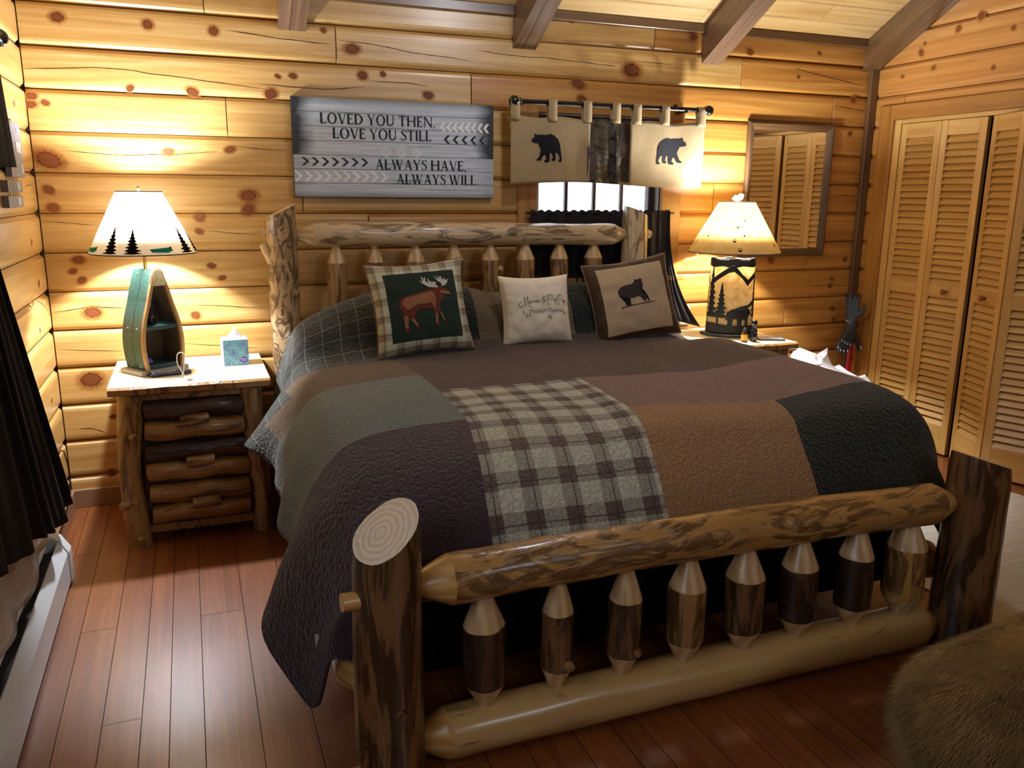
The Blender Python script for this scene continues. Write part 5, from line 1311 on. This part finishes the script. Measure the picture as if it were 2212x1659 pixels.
# ------------------------------------------------------------------ curtain rod and bear valance over the window
flat('rod_black', '#0f0d10', .18, .6)
rod = thing('curtain_rod', 'dark glossy curtain rod with ball finials above the window', 'curtain rod', (2.83, -.11, 1.99))
mb = MB(); mb.tube([(2.275, -.115, 1.992), (3.435, -.115, 1.994)], .0125, 16); mb.build('pole', ['rod_black'], rod)
for x, z in ((2.262, 1.992), (3.448, 1.994)):
    mb = MB(); b = MB(); b.lathe([(.0001, -.032), (.012, -.03), (.024, -.02), (.0285, -.004), (.025, .012), (.014, .02), (.019, .024), (.019, .03), (.0125, .034), (.0125, .04)], 20)
    ax = Matrix.Rotation(pi/2 if x < 3 else -pi/2, 4, 'Y'); mb.merge(b, Matrix.Translation((x, -.115, z)) @ ax); mb.build('finial', ['rod_black'], rod)
for x in (2.30, 3.30):
    mb = MB(); mb.box((x-.012, -.10, 1.975), (x+.012, -.0, 1.987), 0, .003); mb.box((x-.014, -.006, 1.945), (x+.014, -.0, 2.03), 0, .003); mb.tube([(x, -.115, 1.975), (x, -.115, 1.981)], .014, 12); mb.build('bracket', ['rod_black'], rod)
fabric('valance_tan', '#9a8663', .18, 200.0, .75); t = NT('valance_leather'); n = t.noise(t.obj(), 26.0, 5.0, .6, 1.5); t.bump(n, .6, .006); M['valance_leather'] = t.done(t.ramp(n, [(.35, lin('#1d1710')), (.65, lin('#453829'))]), .35, .5)
flat('toggle_dark', '#120d0c', .3, .5); fabric('bear_navy', '#12131c', .3, 150.0)
val = thing('window_valance', 'tan window valance with two black bears and dark leather centre', 'valance', (2.83, -.12, 1.78))
def vy(x, z, seed=0):
    dz = (1.95-z)/.36
    return -.118-.012*dz*math.sin(x*21+1.2*math.sin(x*7)+seed)-.008*noise.noise(Vector((x*6, z*6, 2+seed)))-.006*dz
def vtop(x): return 1.918+.006*math.sin(x*23)
def vbot(x): return 1.573+.012*math.sin(x*5+1)
def panel(x0, x1, m, name, dy=0.0, seed=0, n=36, ruffle=0):
    mb = MB(); P = []
    for i in range(19):
        f = i/18; rowp = []
        for j in range(n+1):
            x = x0+(x1-x0)*j/n; z = lerp(vtop(x), vbot(x), f); y = vy(x, z, seed)+dy
            if ruffle: y += .003*math.sin(x*95+z*9)*(.4+.6*(1-f))
            rowp.append(Vector((x, y, z)))
        P.append(rowp)
    mb.grid(P[::-1], 0); return mb.build(name, [m], val, True, .003)
panel(2.238, 2.70, 'valance_tan', 'bear_panel'); panel(2.945, 3.428, 'valance_tan', 'bear_panel', 0, 2.0)
panel(2.685, 2.89, 'valance_leather', 'leather_panel', .006, 1.0, 40, 1); panel(2.86, 2.975, 'valance_leather', 'leather_panel', .010, 3.0, 24, 1)
for x in (2.262, 2.475, 2.68, 2.855, 2.985, 3.165, 3.425):
    wt = .028; mb = MB(); P = []; x = min(max(x, 2.262), 3.402)
    for k in range(15):
        a = -.35*pi+1.7*pi*k/14
        y = -.115-math.sin(a)*0-.017*math.cos(a-.5*pi) if False else -.115+.018*math.cos(pi/2+a*1.0)*1.0; z = 1.993+.018*math.sin(pi/2-a*.0+a) if False else 1.993
        # loop: up the front, over the rod, down the back
        t_ = k/14
        if t_ < .35: y, z = -.134+.004*(t_/.35), lerp(1.900, 1.993, t_/.35)
        elif t_ < .65: b_ = pi*(t_-.35)/.3; y, z = -.115-.0165*math.cos(b_), 1.993+.0165*math.sin(b_)
        else: y, z = -.0985-.014*((t_-.65)/.35), lerp(1.993, 1.905, (t_-.65)/.35)
        P.append([Vector((x-wt*(1+.05*math.sin(k)), y, z)), Vector((x, y-.001, z)), Vector((x+wt*.8, y, z))])
    mb.grid(P, 0); mb.build('tab', ['valance_tan'], val, True, .0025)
b0 = [(328,1095),(335,1075),(352,1070),(350,1040),(365,1045),(375,1050),(400,1047),(440,1050),(470,1042),(500,1055),(530,1085),(545,1130),(548,1180),(555,1230),(552,1262),(528,1262),(530,1245),(540,1235),(525,1195),(505,1190),(508,1225),(505,1252),(480,1255),(478,1240),(488,1230),(480,1195),(465,1190),(465,1235),(462,1262),(430,1268),(425,1250),(440,1240),(432,1205),(415,1215),(402,1250),(370,1252),(368,1240),(385,1225),(395,1190),(400,1165),(385,1130),(378,1115),(350,1112),(335,1108)]
def zoompt(p):   # crop pixel -> photograph pixel -> valance plane
    q = bp(1060+p[0]*.27725, p[1]*.27725, 1, -.135); return (q.x, q.z)
mb = MB(); mb.drape([zoompt(p) for p in b0], lambda x, z: Vector((x, vy(x, z)-.0032, z)), 0, .01); mb.build('bear_patch', ['bear_navy'], val)['label'] = 'black walking bear sewn on the left panel'
b1 = [((2*437-p[0])*1.02+975, (p[1]-1045)*.92+1080) for p in b0]
mb = MB(); mb.drape([zoompt(p) for p in b1], lambda x, z: Vector((x, vy(x, z, 2.0)-.0032, z)), 0, .01); mb.build('bear_patch', ['bear_navy'], val)['label'] = 'black walking bear sewn on the right panel'
for (px, py) in ((1328, 296), (1326, 334), (1324, 372)):
    q = bp(px, py, 1, -.14); mb = MB(); mb.tube([(q.x-.014, q.y, q.z+.004), (q.x-.005, q.y-.006, q.z), (q.x+.018, q.y, q.z-.003)], [.005, .008, .005], 10); mb.tube([(q.x-.02, q.y+.006, q.z+.01), (q.x, q.y-.002, q.z), (q.x+.025, q.y+.008, q.z+.008)], .003, 8); mb.build('toggle', ['toggle_dark'], val)

# cafe curtain on the lower half of the window
fabric('curtain_dark', '#252124', .2, 300.0, .9, .25, 0.0); fabric('curtain_black', '#100b08', .2, 300.0, .95, .25, 0.0)
def curtain(name, label, top, bot, n, folds, amp, mat, nrm, seed, hem=0.0, cat='curtain', rufft=.012, rows=24, solid=.003, flare=1.0):
    """top/bot: lists of points the cloth hangs between; folds grow along it"""
    mb = MB(); P = []; nrm = Vector(nrm)
    for i in range(rows+1):
        f = i/rows; rowp = []
        for j in range(n+1):
            t_ = j/n; a = catmull(top, t_*(len(top)-1)); b = catmull(bot, t_*(len(bot)-1)); p = a.lerp(b, f**flare); p.z = lerp(a.z, b.z, f)
            ph = folds*t_*2*pi+1.2*math.sin(t_*17+seed)
            p = p+nrm*(amp*(.35+.65*f)*math.sin(ph)+amp*.3*math.sin(ph*2.3+seed))
            if i == 0: p.z += rufft*abs(math.sin(folds*t_*pi*1.9+seed))
            if f > .9: p.z += hem*noise.noise(Vector((t_*8, seed, 0)))
            rowp.append(p)
        P.append(rowp)
    mb.grid(P, 0); return tag(mb.build(name, [mat], None, True, solid), label, cat)
curtain('cafe_curtain', 'dark gathered cafe curtain on the lower half of the window', [V3(2.385, -.055, 1.425), V3(2.8, -.05, 1.425), V3(3.2, -.055, 1.425), V3(3.262, -.06, 1.425)], [V3(2.40, -.045, .85), V3(2.8, -.045, .85), V3(3.24, -.055, .80), V3(3.52, -.05, .735)], 150, 13, .013, 'curtain_dark', (0, 1, 0), 1.0, flare=2.4)
mb = MB(); mb.tube([(2.36, -.05, 1.418), (3.30, -.05, 1.418)], .006, 10); tag(mb.build('cafe_rod', ['rod_black']), 'thin dark tension rod carrying the cafe curtain', 'curtain rod')

# ------------------------------------------------------------------ left wall: curtains, rod, hanging plaques, heater
rodl = thing('curtain_rod', 'dark curtain rod with ball finial carrying the olive valance', 'curtain rod', (.10, -2.0, 2.0))
mb = MB(); mb.tube([(.095, -1.10, 2.0), (.095, -2.75, 2.0)], .0125, 14); mb.build('pole', ['rod_black'], rodl)
mb = MB(); b = MB(); b.lathe([(.0001, -.032), (.012, -.03), (.024, -.02), (.0285, -.004), (.025, .012), (.014, .02), (.019, .026), (.0125, .034), (.0125, .06)], 20); mb.merge(b, Matrix.Translation((.095, -1.05, 2.0)) @ Matrix.Rotation(pi/2, 4, 'X')); mb.build('finial', ['rod_black'], rodl)
for y in (-1.16, -2.6):
    mb = MB(); mb.box((0, y-.012, 1.975), (.105, y+.012, 1.987), 0, .003); mb.box((0, y-.014, 1.945), (.008, y+.014, 2.03), 0, .003); mb.build('bracket', ['rod_black'], rodl)
fabric('curtain_olive', '#4a4335', .2, 260.0, .9)
vl = curtain('window_valance', 'dark olive valance hanging above the nearly black curtain', [V3(.105, -2.7, 2.005), V3(.105, -1.9, 2.005), V3(.105, -1.27, 2.005)], [V3(.10, -2.7, 1.60), V3(.11, -1.9, 1.60), V3(.12, -1.30, 1.585)], 80, 7, .02, 'curtain_olive', (1, 0, 0), 4.0, cat='valance', rufft=0)
cb = [bp(-150, 1300, 0, .17), bp(-60, 1262, 0, .16), bp(22, 1225, 0, .14), bp(90, 1160, 0, .12), bp(133, 1130, 0, .115), bp(151, 1066, 0, .10)]
curtain('long_curtain', 'nearly black long curtain flaring over the white baseboard heater', [V3(.13, -2.75, 1.43), V3(.13, -2.3, 1.43), V3(.12, -1.9, 1.42), V3(.10, -1.62, 1.41)], cb, 130, 9, .020, 'curtain_black', (.8, -.35, 0), 2.0, .012, rows=30)
mb = MB(); mb.tube([(.06, -1.58, 1.415), (.06, -2.8, 1.415)], .008, 10); mb.box((0, -1.62, 1.405), (.066, -1.60, 1.425)); mb.box((0, -2.75, 1.405), (.066, -2.73, 1.425)); tag(mb.build('cafe_rod', ['rod_black']), 'thin rod carrying the nearly black long curtain', 'curtain rod')
t = NT('plastic_film'); M['plastic_film'] = t.done(lin('#c9c5b4'), .25, .6, Alpha=.55)
mb = MB(); P = []
for i in range(13):
    f = i/12; P.append([V3(.018+.03*f+.012*math.sin(j*.8+f*3)*f, -1.0-1.3*j/24, lerp(.62, .215, f)+.02*math.sin(j*.5)*f) for j in range(25)])
mb.grid(P, 0); tag(mb.build('plastic_sheet', ['plastic_film'], None, True, .001), 'clear plastic sheet hanging behind the black curtain above the heater', 'plastic sheet')
flat('heater_white', '#d6dcdf', .35, .5, 0, .02); flat('heater_dark', '#16181d', .5); flat('heater_inner', '#5a6068', .3, .5, .6)
ht = thing('baseboard_heater', 'long white baseboard heater under the nearly black curtain', 'heater', (.05, -2.4, 0))
HY0, HY1 = -.86, -3.6
def extr(mb, prof, y0, y1, m=0, closed=True):
    A = [mb.vert((x, y0, z), (z+x, y0, 0)) for x, z in prof]; B = [mb.vert((x, y1, z), (z+x, y1, 0)) for x, z in prof]; n = len(prof)
    for i in range(n if closed else n-1): j = (i+1) % n; mb.face((A[i], A[j], B[j], B[i]), m)
    if closed: mb.face(A[::-1], m); mb.face(B, m)
mb = MB(); extr(mb, [(.002, .02), (.002, .205), (.030, .218), (.040, .212), (.040, .207), (.030, .212), (.006, .200), (.006, .02)], HY0-.03, HY1); fix(mb.build('back_plate', ['heater_white'], ht))
mb = MB(); extr(mb, [(.096, .025), (.096, .14), (.066, .188), (.062, .186), (.091, .138), (.091, .025)], HY0-.03, HY1); fix(mb.build('front_cover', ['heater_white'], ht))
mb = MB(); extr(mb, [(.012, .04), (.012, .15), (.05, .15), (.085, .13), (.085, .04)], HY0-.03, HY1); fix(mb.build('fin_tube', ['heater_dark'], ht))
mb = MB(); extr(mb, [(.001, .018), (.001, .208), (.030, .222), (.070, .195), (.101, .142), (.101, .018)], HY0, HY0-.065); fix(mb.build('end_cap', ['heater_white'], ht))
q = [V3(.03, -.46, .40), V3(.03, -.36, .395), V3(.028, -.27, .36), V3(.026, -.20, .28), V3(.024, -.17, .20), V3(.022, -.24, .13), V3(.022, -.40, .105), V3(.022, -.62, .10), V3(.022, -.84, .12), V3(.03, -.88, .15)]
mb = MB(); mb.tube([catmull(q, k/6) for k in range((len(q)-1)*6+1)], .0035, 8); tag(mb.build('power_cable', ['rod_black']), 'thin black cable looping out behind the nearly black curtain', 'cable')
flat('plaque_grey', '#77767c', .6, .3, 0, .2, 30.0); flat('plaque_black', '#0c0b0c', .5); flat('plaque_pale', '#a8a49c', .6)
pq = thing('hanging_plaque', 'grey hanging plaque in three blocks joined by brass eyelets', 'wall plaque', (.012, -.50, 1.60))
mb = MB(); mb.box((.0, -.66, 1.565), (.022, -.385, 1.775), 0, .002, 1); mb.build('upper_block', ['plaque_grey'], pq)
mb = MB(); mb.box((.0222, -.52, 1.66), (.0235, -.42, 1.70), 0); mb.box((.0222, -.47, 1.735), (.0235, -.43, 1.755), 0); mb.box((.0222, -.46, 1.58), (.0235, -.41, 1.62), 0); mb.build('pale_motif', ['plaque_pale'], pq)
for z0, z1, dy in ((1.508, 1.552, 0), (1.452, 1.496, -.015)):
    mb = MB(); mb.box((0, -.78+dy, z0), (.022, -.475+dy, z1), 0, .002, 1); lb = mb.build('lower_block', ['plaque_grey'], pq)
    mb = MB(); mb.box((.0221, -.78+dy, z0+.002), (.0232, -.62+dy, z1-.002)); mb.build('black_field', ['plaque_black'], lb)
    mb = MB(); mb.box((.0221, -.59+dy, z0+.008), (.0232, -.53+dy, z1-.008)); mb.build('pale_motif', ['plaque_pale'], lb)
for y in (-.52, -.60, -.70):
    for z in (1.559, 1.502): 
        mb = MB(); mb.tube([(.012+.004*math.cos(a), y, z+.007*math.sin(a)) for a in [k*2*pi/10 for k in range(10)]], .0012, 6, 0, False, closed=True); mb.build('eyelet', ['brass'], pq)

# ------------------------------------------------------------------ right side: rug, waste bin with white bag, gloves on a red handle
t = NT('rug_beige'); n = t.noise(t.scale(t.obj(), (3, 60, 1)), 1.0, 4.0); n2 = t.noise(t.obj(), 240.0, 2.0); t.bump(n2, .4, .003)
M['rug_beige'] = t.done(t.ramp(n, [(.3, lin('#bcb8ac')), (.7, lin('#d2cfc4'))]), .95, .1)
mb = MB(); RGP = [(4.58, -1.45), (4.62, -2.1), (4.50, -2.72), (3.80, -2.66), (3.33, -2.51), (3.24, -2.38), (3.27, -1.9), (3.32, -1.40), (3.9, -1.36)]
P = [Vector((x, y)) for x, y in RGP]; sm = [catmull(P+[P[0]], k/5) for k in range(len(P)*5)]
A = [mb.vert((p.x, p.y, .010)) for p in sm]; B = [mb.vert((p.x, p.y, .0005)) for p in sm]; mb.face(A[::-1]); mb.face(B)
for i in range(len(sm)): j = (i+1) % len(sm); mb.face((A[i], A[j], B[j], B[i]))
tag(fix(mb.build('area_rug', ['rug_beige'])), 'pale beige rug on the floor between bed and closet', 'rug')
flat('bag_white', '#eeeef0', .6, .3); flat('bin_grey', '#b9bcc0', .4)
bn = thing('waste_bin', 'white lined bin with crumpled white bag in the corner by the closet', 'bin', (4.15, -.46, 0))
def rrect(hx, hy, r, n=6):
    out = []
    for (sx, sy, a0) in ((1, 1, 0), (-1, 1, pi/2), (-1, -1, pi), (1, -1, 1.5*pi)):
        for k in range(n+1): a = a0+pi/2*k/n; out.append((sx*(hx-r)+math.cos(a)*r, sy*(hy-r)+math.sin(a)*r))
    return out
mb = MB(); P = []
for z, s_ in ((.0, .82), (.02, .84), (.38, 1.0), (.395, 1.03), (.40, 1.02), (.39, .97), (.1, .86)): P.append([V3(4.15+x*s_, -.46+y*s_, z) for x, y in rrect(.235, .16, .06)])
mb.grid(P, 0, None, None, None, True, True); mb.face([mb.vert(V3(4.15+x*.82, -.46+y*.82, .0)) for x, y in rrect(.235, .16, .06)][::-1]); fix(mb.build('bin_body', ['bin_grey'], bn))
mb = MB(); P = []; NB = 56
for i in range(15):
    f = i/14; rowp = []
    for k in range(NB):
        x, y = rrect(.285, .18, .07, 13)[k]
        if f < .3: s_, z = 1.03, lerp(.24, .37, f/.3)
        else:
            g = (f-.3)/.7; s_ = 1.03*(1-g)**.7; z = .37+.155*math.sin(min(1, g*1.3)*pi/2)+.022*math.sin(x*s_*34+1.0)*min(1, g*2)
        nz = noise.noise(Vector((x*5+i*.3, y*6, i*.28)))*.045*(1 if f > .25 else .4)+abs(noise.noise(Vector((x*11, y*11, i*.35))))*.04
        rowp.append(V3(4.16+x*s_*(1+nz*.5), -.46+y*s_, z+nz*(1.3 if f > .25 else .5)-.05*max(0, x/.285)+.045*max(0, .35-x/.25)*(1 if f > .25 else .5)))
    P.append(rowp)
mb.grid(P, 0, None, None, None, False, True); fix(mb.build('bag', ['bag_white'], bn))['label'] = 'crumpled white plastic bag'

flat('tool_red', '#b5182a', .3, .6); flat('glove_black', '#22252b', .6, .4, 0, .25, 120.0, .3); flat('glove_reflective', '#aeb6c4', .4, .5); flat('glove_back', '#3a4454', .5, .5, 0, .25, 200.0, .3)
tool = thing('red_handle', 'red tapered tool handle standing behind the white bag', 'tool', (4.66, -.12, 0))
mb = MB(); rows = []
for z, hw_ in ((0, .03), (.30, .030), (.42, .027), (.52, .019), (.62, .015), (.86, .014)):
    rows.append([V3(4.665-hw_, -.115, z), V3(4.665-hw_*.6, -.127, z), V3(4.665+hw_*.6, -.127, z), V3(4.665+hw_, -.115, z), V3(4.665+hw_*.6, -.103, z), V3(4.665-hw_*.6, -.103, z)])
mb.grid(rows, 0, None, None, None, False, True); mb.face([mb.vert(p) for p in rows[-1]]); mb.face([mb.vert(p) for p in rows[0]][::-1]); fix(mb.build('shaft', ['tool_red'], tool))
mb = MB(); mb.tube([(4.674, -.1265, .475), (4.674, -.1295, .475)], .0075, 14); mb.build('rivet', ['plaque_black'], tool)

def blob(name, caps, voxel, smooth=4, mats=('glove_black',), parent=None):
    """one continuous skin grown around tapered capsules (voxel remesh of their union)"""
    mb = MB()
    for (a, ra, b, rb) in caps:
        a, b = Vector(a), Vector(b); d = b-a; L = max(d.length, 1e-5); dn = d/L; path = []; rad = []
        for k in range(5): an = pi/2*k/4; path.append(a-dn*ra*math.cos(an)); rad.append(max(ra*math.sin(an), 1e-4))
        for k in range(1, 4): path.append(a.lerp(b, k/4)); rad.append(lerp(ra, rb, k/4))
        for k in range(5): an = pi/2*(1-k/4); path.append(b+dn*rb*math.cos(an)); rad.append(max(rb*math.sin(an), 1e-4))
        mb.tube(path, rad, 14, 0, False)
        s0 = len(mb.v)
    o = mb.build(name, list(mats), None); b_ = bmesh.new(); b_.from_mesh(o.data); bmesh.ops.remove_doubles(b_, verts=b_.verts, dist=.0004); bmesh.ops.holes_fill(b_, edges=b_.edges, sides=20); bmesh.ops.recalc_face_normals(b_, faces=b_.faces); b_.to_mesh(o.data); b_.free()
    r = o.modifiers.new('r', 'REMESH'); r.mode = 'VOXEL'; r.voxel_size = voxel; r.use_smooth_shade = True
    s = o.modifiers.new('s', 'SMOOTH'); s.iterations = smooth; s.factor = .5
    dg = bpy.context.evaluated_depsgraph_get(); me = bpy.data.meshes.new_from_object(o.evaluated_get(dg)); o.modifiers.clear(); o.data = me
    me.polygons.foreach_set('use_smooth', [True]*len(me.polygons))
    if parent is not None: me.transform(root_mat(parent).inverted()); o.parent = parent
    return o
def glove(root, wrist, palm, nrm, side, spread, cuff, curl, scale=1.0):
    """wrist -> palm direction, four bent unequal fingers and a thumb from the side of the palm"""
    w_, d = Vector(wrist), Vector(palm).normalized(); n = Vector(nrm); n = (n-d*n.dot(d)).normalized(); s = d.cross(n)*side; S = scale
    caps = [(w_-d*cuff, .028*S, w_, .026*S)]
    for k in (-1.5, -.5, .5, 1.5): caps.append((w_+s*k*.010*S, .019*S, w_+d*.075*S+s*k*.019*S, .014*S))
    tips = []
    for k, L in ((-1.5, .058), (-.5, .072), (.5, .078), (1.5, .068)):
        a = w_+d*.082*S+s*k*.020*S; dd = (d+s*k*spread+n*curl*.35).normalized(); b = a+dd*L*.42*S; de = (dd+n*curl*.8).normalized(); c = b+de*L*.34*S; df = (de+n*curl*.8).normalized(); e = c+df*L*.3*S
        caps += [(a, .0112*S, b, .0105*S), (b, .0105*S, c, .0098*S), (c, .0098*S, e, .0085*S)]; tips.append((a, b, c, e))
    ta = w_+d*.02*S+s*.026*S; tb = ta+(d*.5+s*.75+n*.2).normalized()*.045*S; tc = tb+(d*.85+s*.35+n*.25).normalized()*.036*S
    caps += [(w_+d*.005*S, .02*S, ta, .017*S), (ta, .0165*S, tb, .013*S), (tb, .013*S, tc, .010*S)]
    return caps, tips, (ta, tb, tc)
g1 = thing('work_glove', 'upper black glove of the pair, fingers pointing up by the corner', 'glove', (4.64, -.11, .77), (0, 0, 0), 'gloves on the red handle')
caps, tips, th = glove(g1, (4.632, -.135, .745), (-.05, 0, 1), (-.62, -.78, 0), 1, .13, .035, .22)
blob('glove_skin', caps, .005, 3, ('glove_back',), g1)
mb = MB(); mb.tube([(4.635+math.cos(a)*.030, -.125+math.sin(a)*.030, .728+.006*math.sin(a)) for a in [k*2*pi/24 for k in range(24)]], .004, 8, 0, False, closed=True); mb.build('cuff_band', ['glove_reflective'], g1)
g2 = thing('work_glove', 'lower black glove of the pair with pale knuckle trim hanging fingers down', 'glove', (4.62, -.12, .62), (0, 0, 0), 'gloves on the red handle')
caps, tips, th = glove(g2, (4.63, -.145, .675), (-.52, -.10, -.85), (.25, .8, -.1), -1, .02, .035, .10, 1.05)
# the thumb hangs on the other side of the handle
w2 = Vector((4.63, -.145, .675)); caps = caps[:-3]+[(w2, .026, w2+Vector((.022, -.005, -.03)), .021), (w2+Vector((.022, -.005, -.03)), .021, w2+Vector((.047, -.012, -.09)), .017), (w2+Vector((.047, -.012, -.09)), .017, w2+Vector((.063, -.018, -.135)), .012)]
blob('glove_skin', caps, .005, 3, ('glove_black',), g2)
mb = MB()
for (a, b, c, e) in tips:
    for p, q in ((a, b), (c, e)):
        m_ = p.lerp(q, .35); off = Vector((-.03, -.9, -.1)).normalized()*.0105; mb.tube([m_+off-Vector((0, 0, .007)), m_+off+Vector((0, 0, .007))], [.0045, .0045], 8)
tt = w2+Vector((.060, -.020, -.118)); mb.tube([tt+Vector((-.004, -.012, .012)), tt+Vector((.006, -.011, -.014))], .005, 8)
mb.build('reflective_trim', ['glove_reflective'], g2)

# ------------------------------------------------------------------ dog lying in the foreground
t = NT('dog_skin'); o_ = t.obj(); n = t.noise(o_, 8.0, 3.0); M['dog_skin'] = t.done(t.ramp(n, [(.35, lin('#5a4526')), (.65, lin('#8a6c3c'))]), .9, .1)
t = NT('dog_fur'); hi = t.add('ShaderNodeHairInfo'); o_ = t.obj(); n = t.noise(t.scale(o_, (1, 1, 1)), 9.0, 4.0, .6, .6); s3 = t.sep(o_)
base = t.ramp(n, [(.34, lin('#6b5738')), (.48, lin('#a58a54')), (.66, lin('#c2a76c'))])
col = t.mix(t.ramp(hi.outputs['Intercept'], [(.45, (0, 0, 0)), (.95, (.75, .75, .75))]), base, lin('#2a2219'))
col = t.mix(t.math('MULTIPLY', hi.outputs['Random'], .35), col, lin('#c2b28c'))
M['dog_fur'] = t.done(col, .6, .25)
flat('dog_nose', '#0d0b0b', .3, .6); flat('dog_eye', '#1a0e06', .1, .8)
dog = thing('dog', 'shaggy tan and grey dog lying on the floor at the foot of the bed', 'dog', (2.75, -2.95, 0))
DX = 2.56; DYc = -3.02; DS = 1.32
def D(x, y, z): return (DX+x*DS, DYc+y*DS, z*DS)
caps = [(D(-.10, 0, .165), .150, D(.15, .02, .170), .150), (D(.15, .02, .170), .150, D(.42, .03, .19), .145),       # rump, belly, chest
 (D(-.14, -.02, .13), .120, D(-.02, -.06, .13), .130), (D(.42, .03, .20), .135, D(.55, .06, .24), .105), (D(.55, .06, .24), .10, D(.66, .09, .31), .085),   # neck
 (D(.69, .10, .335), .085, D(.74, .10, .325), .075), (D(.75, .10, .315), .052, D(.86, .09, .29), .036),           # skull, muzzle
 (D(-.02, -.13, .11), .095, D(.12, -.17, .075), .062), (D(.12, -.17, .07), .05, D(-.03, -.21, .045), .036), (D(-.03, -.21, .04), .034, D(.13, -.23, .035), .031),  # near hind leg
 (D(.0, .13, .10), .09, D(.13, .17, .07), .06), (D(.13, .17, .06), .045, D(.02, .20, .04), .034), (D(.02, .20, .038), .033, D(.16, .21, .034), .03),
 (D(.40, -.10, .14), .07, D(.36, -.14, .06), .045), (D(.36, -.14, .05), .04, D(.62, -.15, .038), .032), (D(.62, -.15, .036), .034, D(.68, -.15, .034), .032),
 (D(.42, .14, .14), .07, D(.38, .17, .06), .045), (D(.38, .17, .05), .04, D(.64, .18, .038), .032), (D(.64, .18, .036), .034, D(.70, .18, .034), .032),
 (D(-.18, -.06, .08), .055, D(-.20, -.18, .05), .045), (D(-.20, -.18, .05), .045, D(-.08, -.30, .042), .038), (D(-.08, -.30, .042), .038, D(.08, -.33, .04), .025)]
for s_ in (-1, 1): caps.append((D(.67, .10+s_*.055, .40), .026, D(.675, .10+s_*.075, .455), .010))
caps = [(a, ra*DS, b, rb*DS) for a, ra, b, rb in caps]
body = blob('body', caps, .016, 5, ('dog_skin', 'dog_fur'), dog)
ps = body.modifiers.new('fur', 'PARTICLE_SYSTEM'); st = ps.particle_system.settings
st.type = 'HAIR'; st.count = 95000; st.hair_length = .06; st.hair_step = 3; st.render_step = 3; st.display_step = 2
st.emit_from = 'FACE'; st.use_emit_random = True; st.use_even_distribution = True
st.normal_factor = .004; st.object_align_factor = (-.010, -.001, -.006); st.factor_random = .004; st.length_random = .5 if hasattr(st, 'length_random') else 0
st.child_type = 'NONE'; st.root_radius = .9; st.tip_radius = .1; st.radius_scale = .0008; st.material = 2
mb = MB(); b = MB(); b.lathe([(.0001, -.016), (.012, -.012), (.017, 0), (.012, .012), (.0001, .016)], 14); mb.merge(b, Matrix.Translation(D(.895, .09, .296)) @ Matrix.Rotation(pi/2, 4, 'Y')); mb.build('nose', ['dog_nose'], dog)
for s_ in (-1, 1):
    mb = MB(); b = MB(); b.lathe([(.0001, -.011), (.008, -.008), (.011, 0), (.008, .008), (.0001, .011)], 12); mb.merge(b, Matrix.Translation(D(.775, .10+s_*.048, .352))); mb.build('eye', ['dog_eye'], dog)

# ------------------------------------------------------------------ ceiling lamp above the bed (over the top of the frame)
cl = thing('ceiling_lamp', 'white glass ceiling lamp hanging over the bed above the view', 'ceiling lamp', (2.28, -1.25, zceil(-1.25)))
mb = MB(); mb.tube([(2.28, -1.25, zceil(-1.25)+.02), (2.28, -1.25, 2.80)], .009, 10); mb.build('stem', ['rod_black'], cl)
mb = MB(); mb.lathe([(.0001, 2.80), (.05, 2.80), (.055, 2.785), (.03, 2.775), (.0001, 2.775)], 24, 0, (2.28, -1.25, 0)); mb.build('canopy', ['rod_black'], cl)
mb = MB(); mb.lathe([(.045, 2.78), (.10, 2.765), (.16, 2.74), (.18, 2.71)], 32, 0, (2.28, -1.25, 0)); o = mb.build('glass_shade', ['shade_linen'], cl); md = o.modifiers.new('thickness', 'SOLIDIFY'); md.thickness = .003
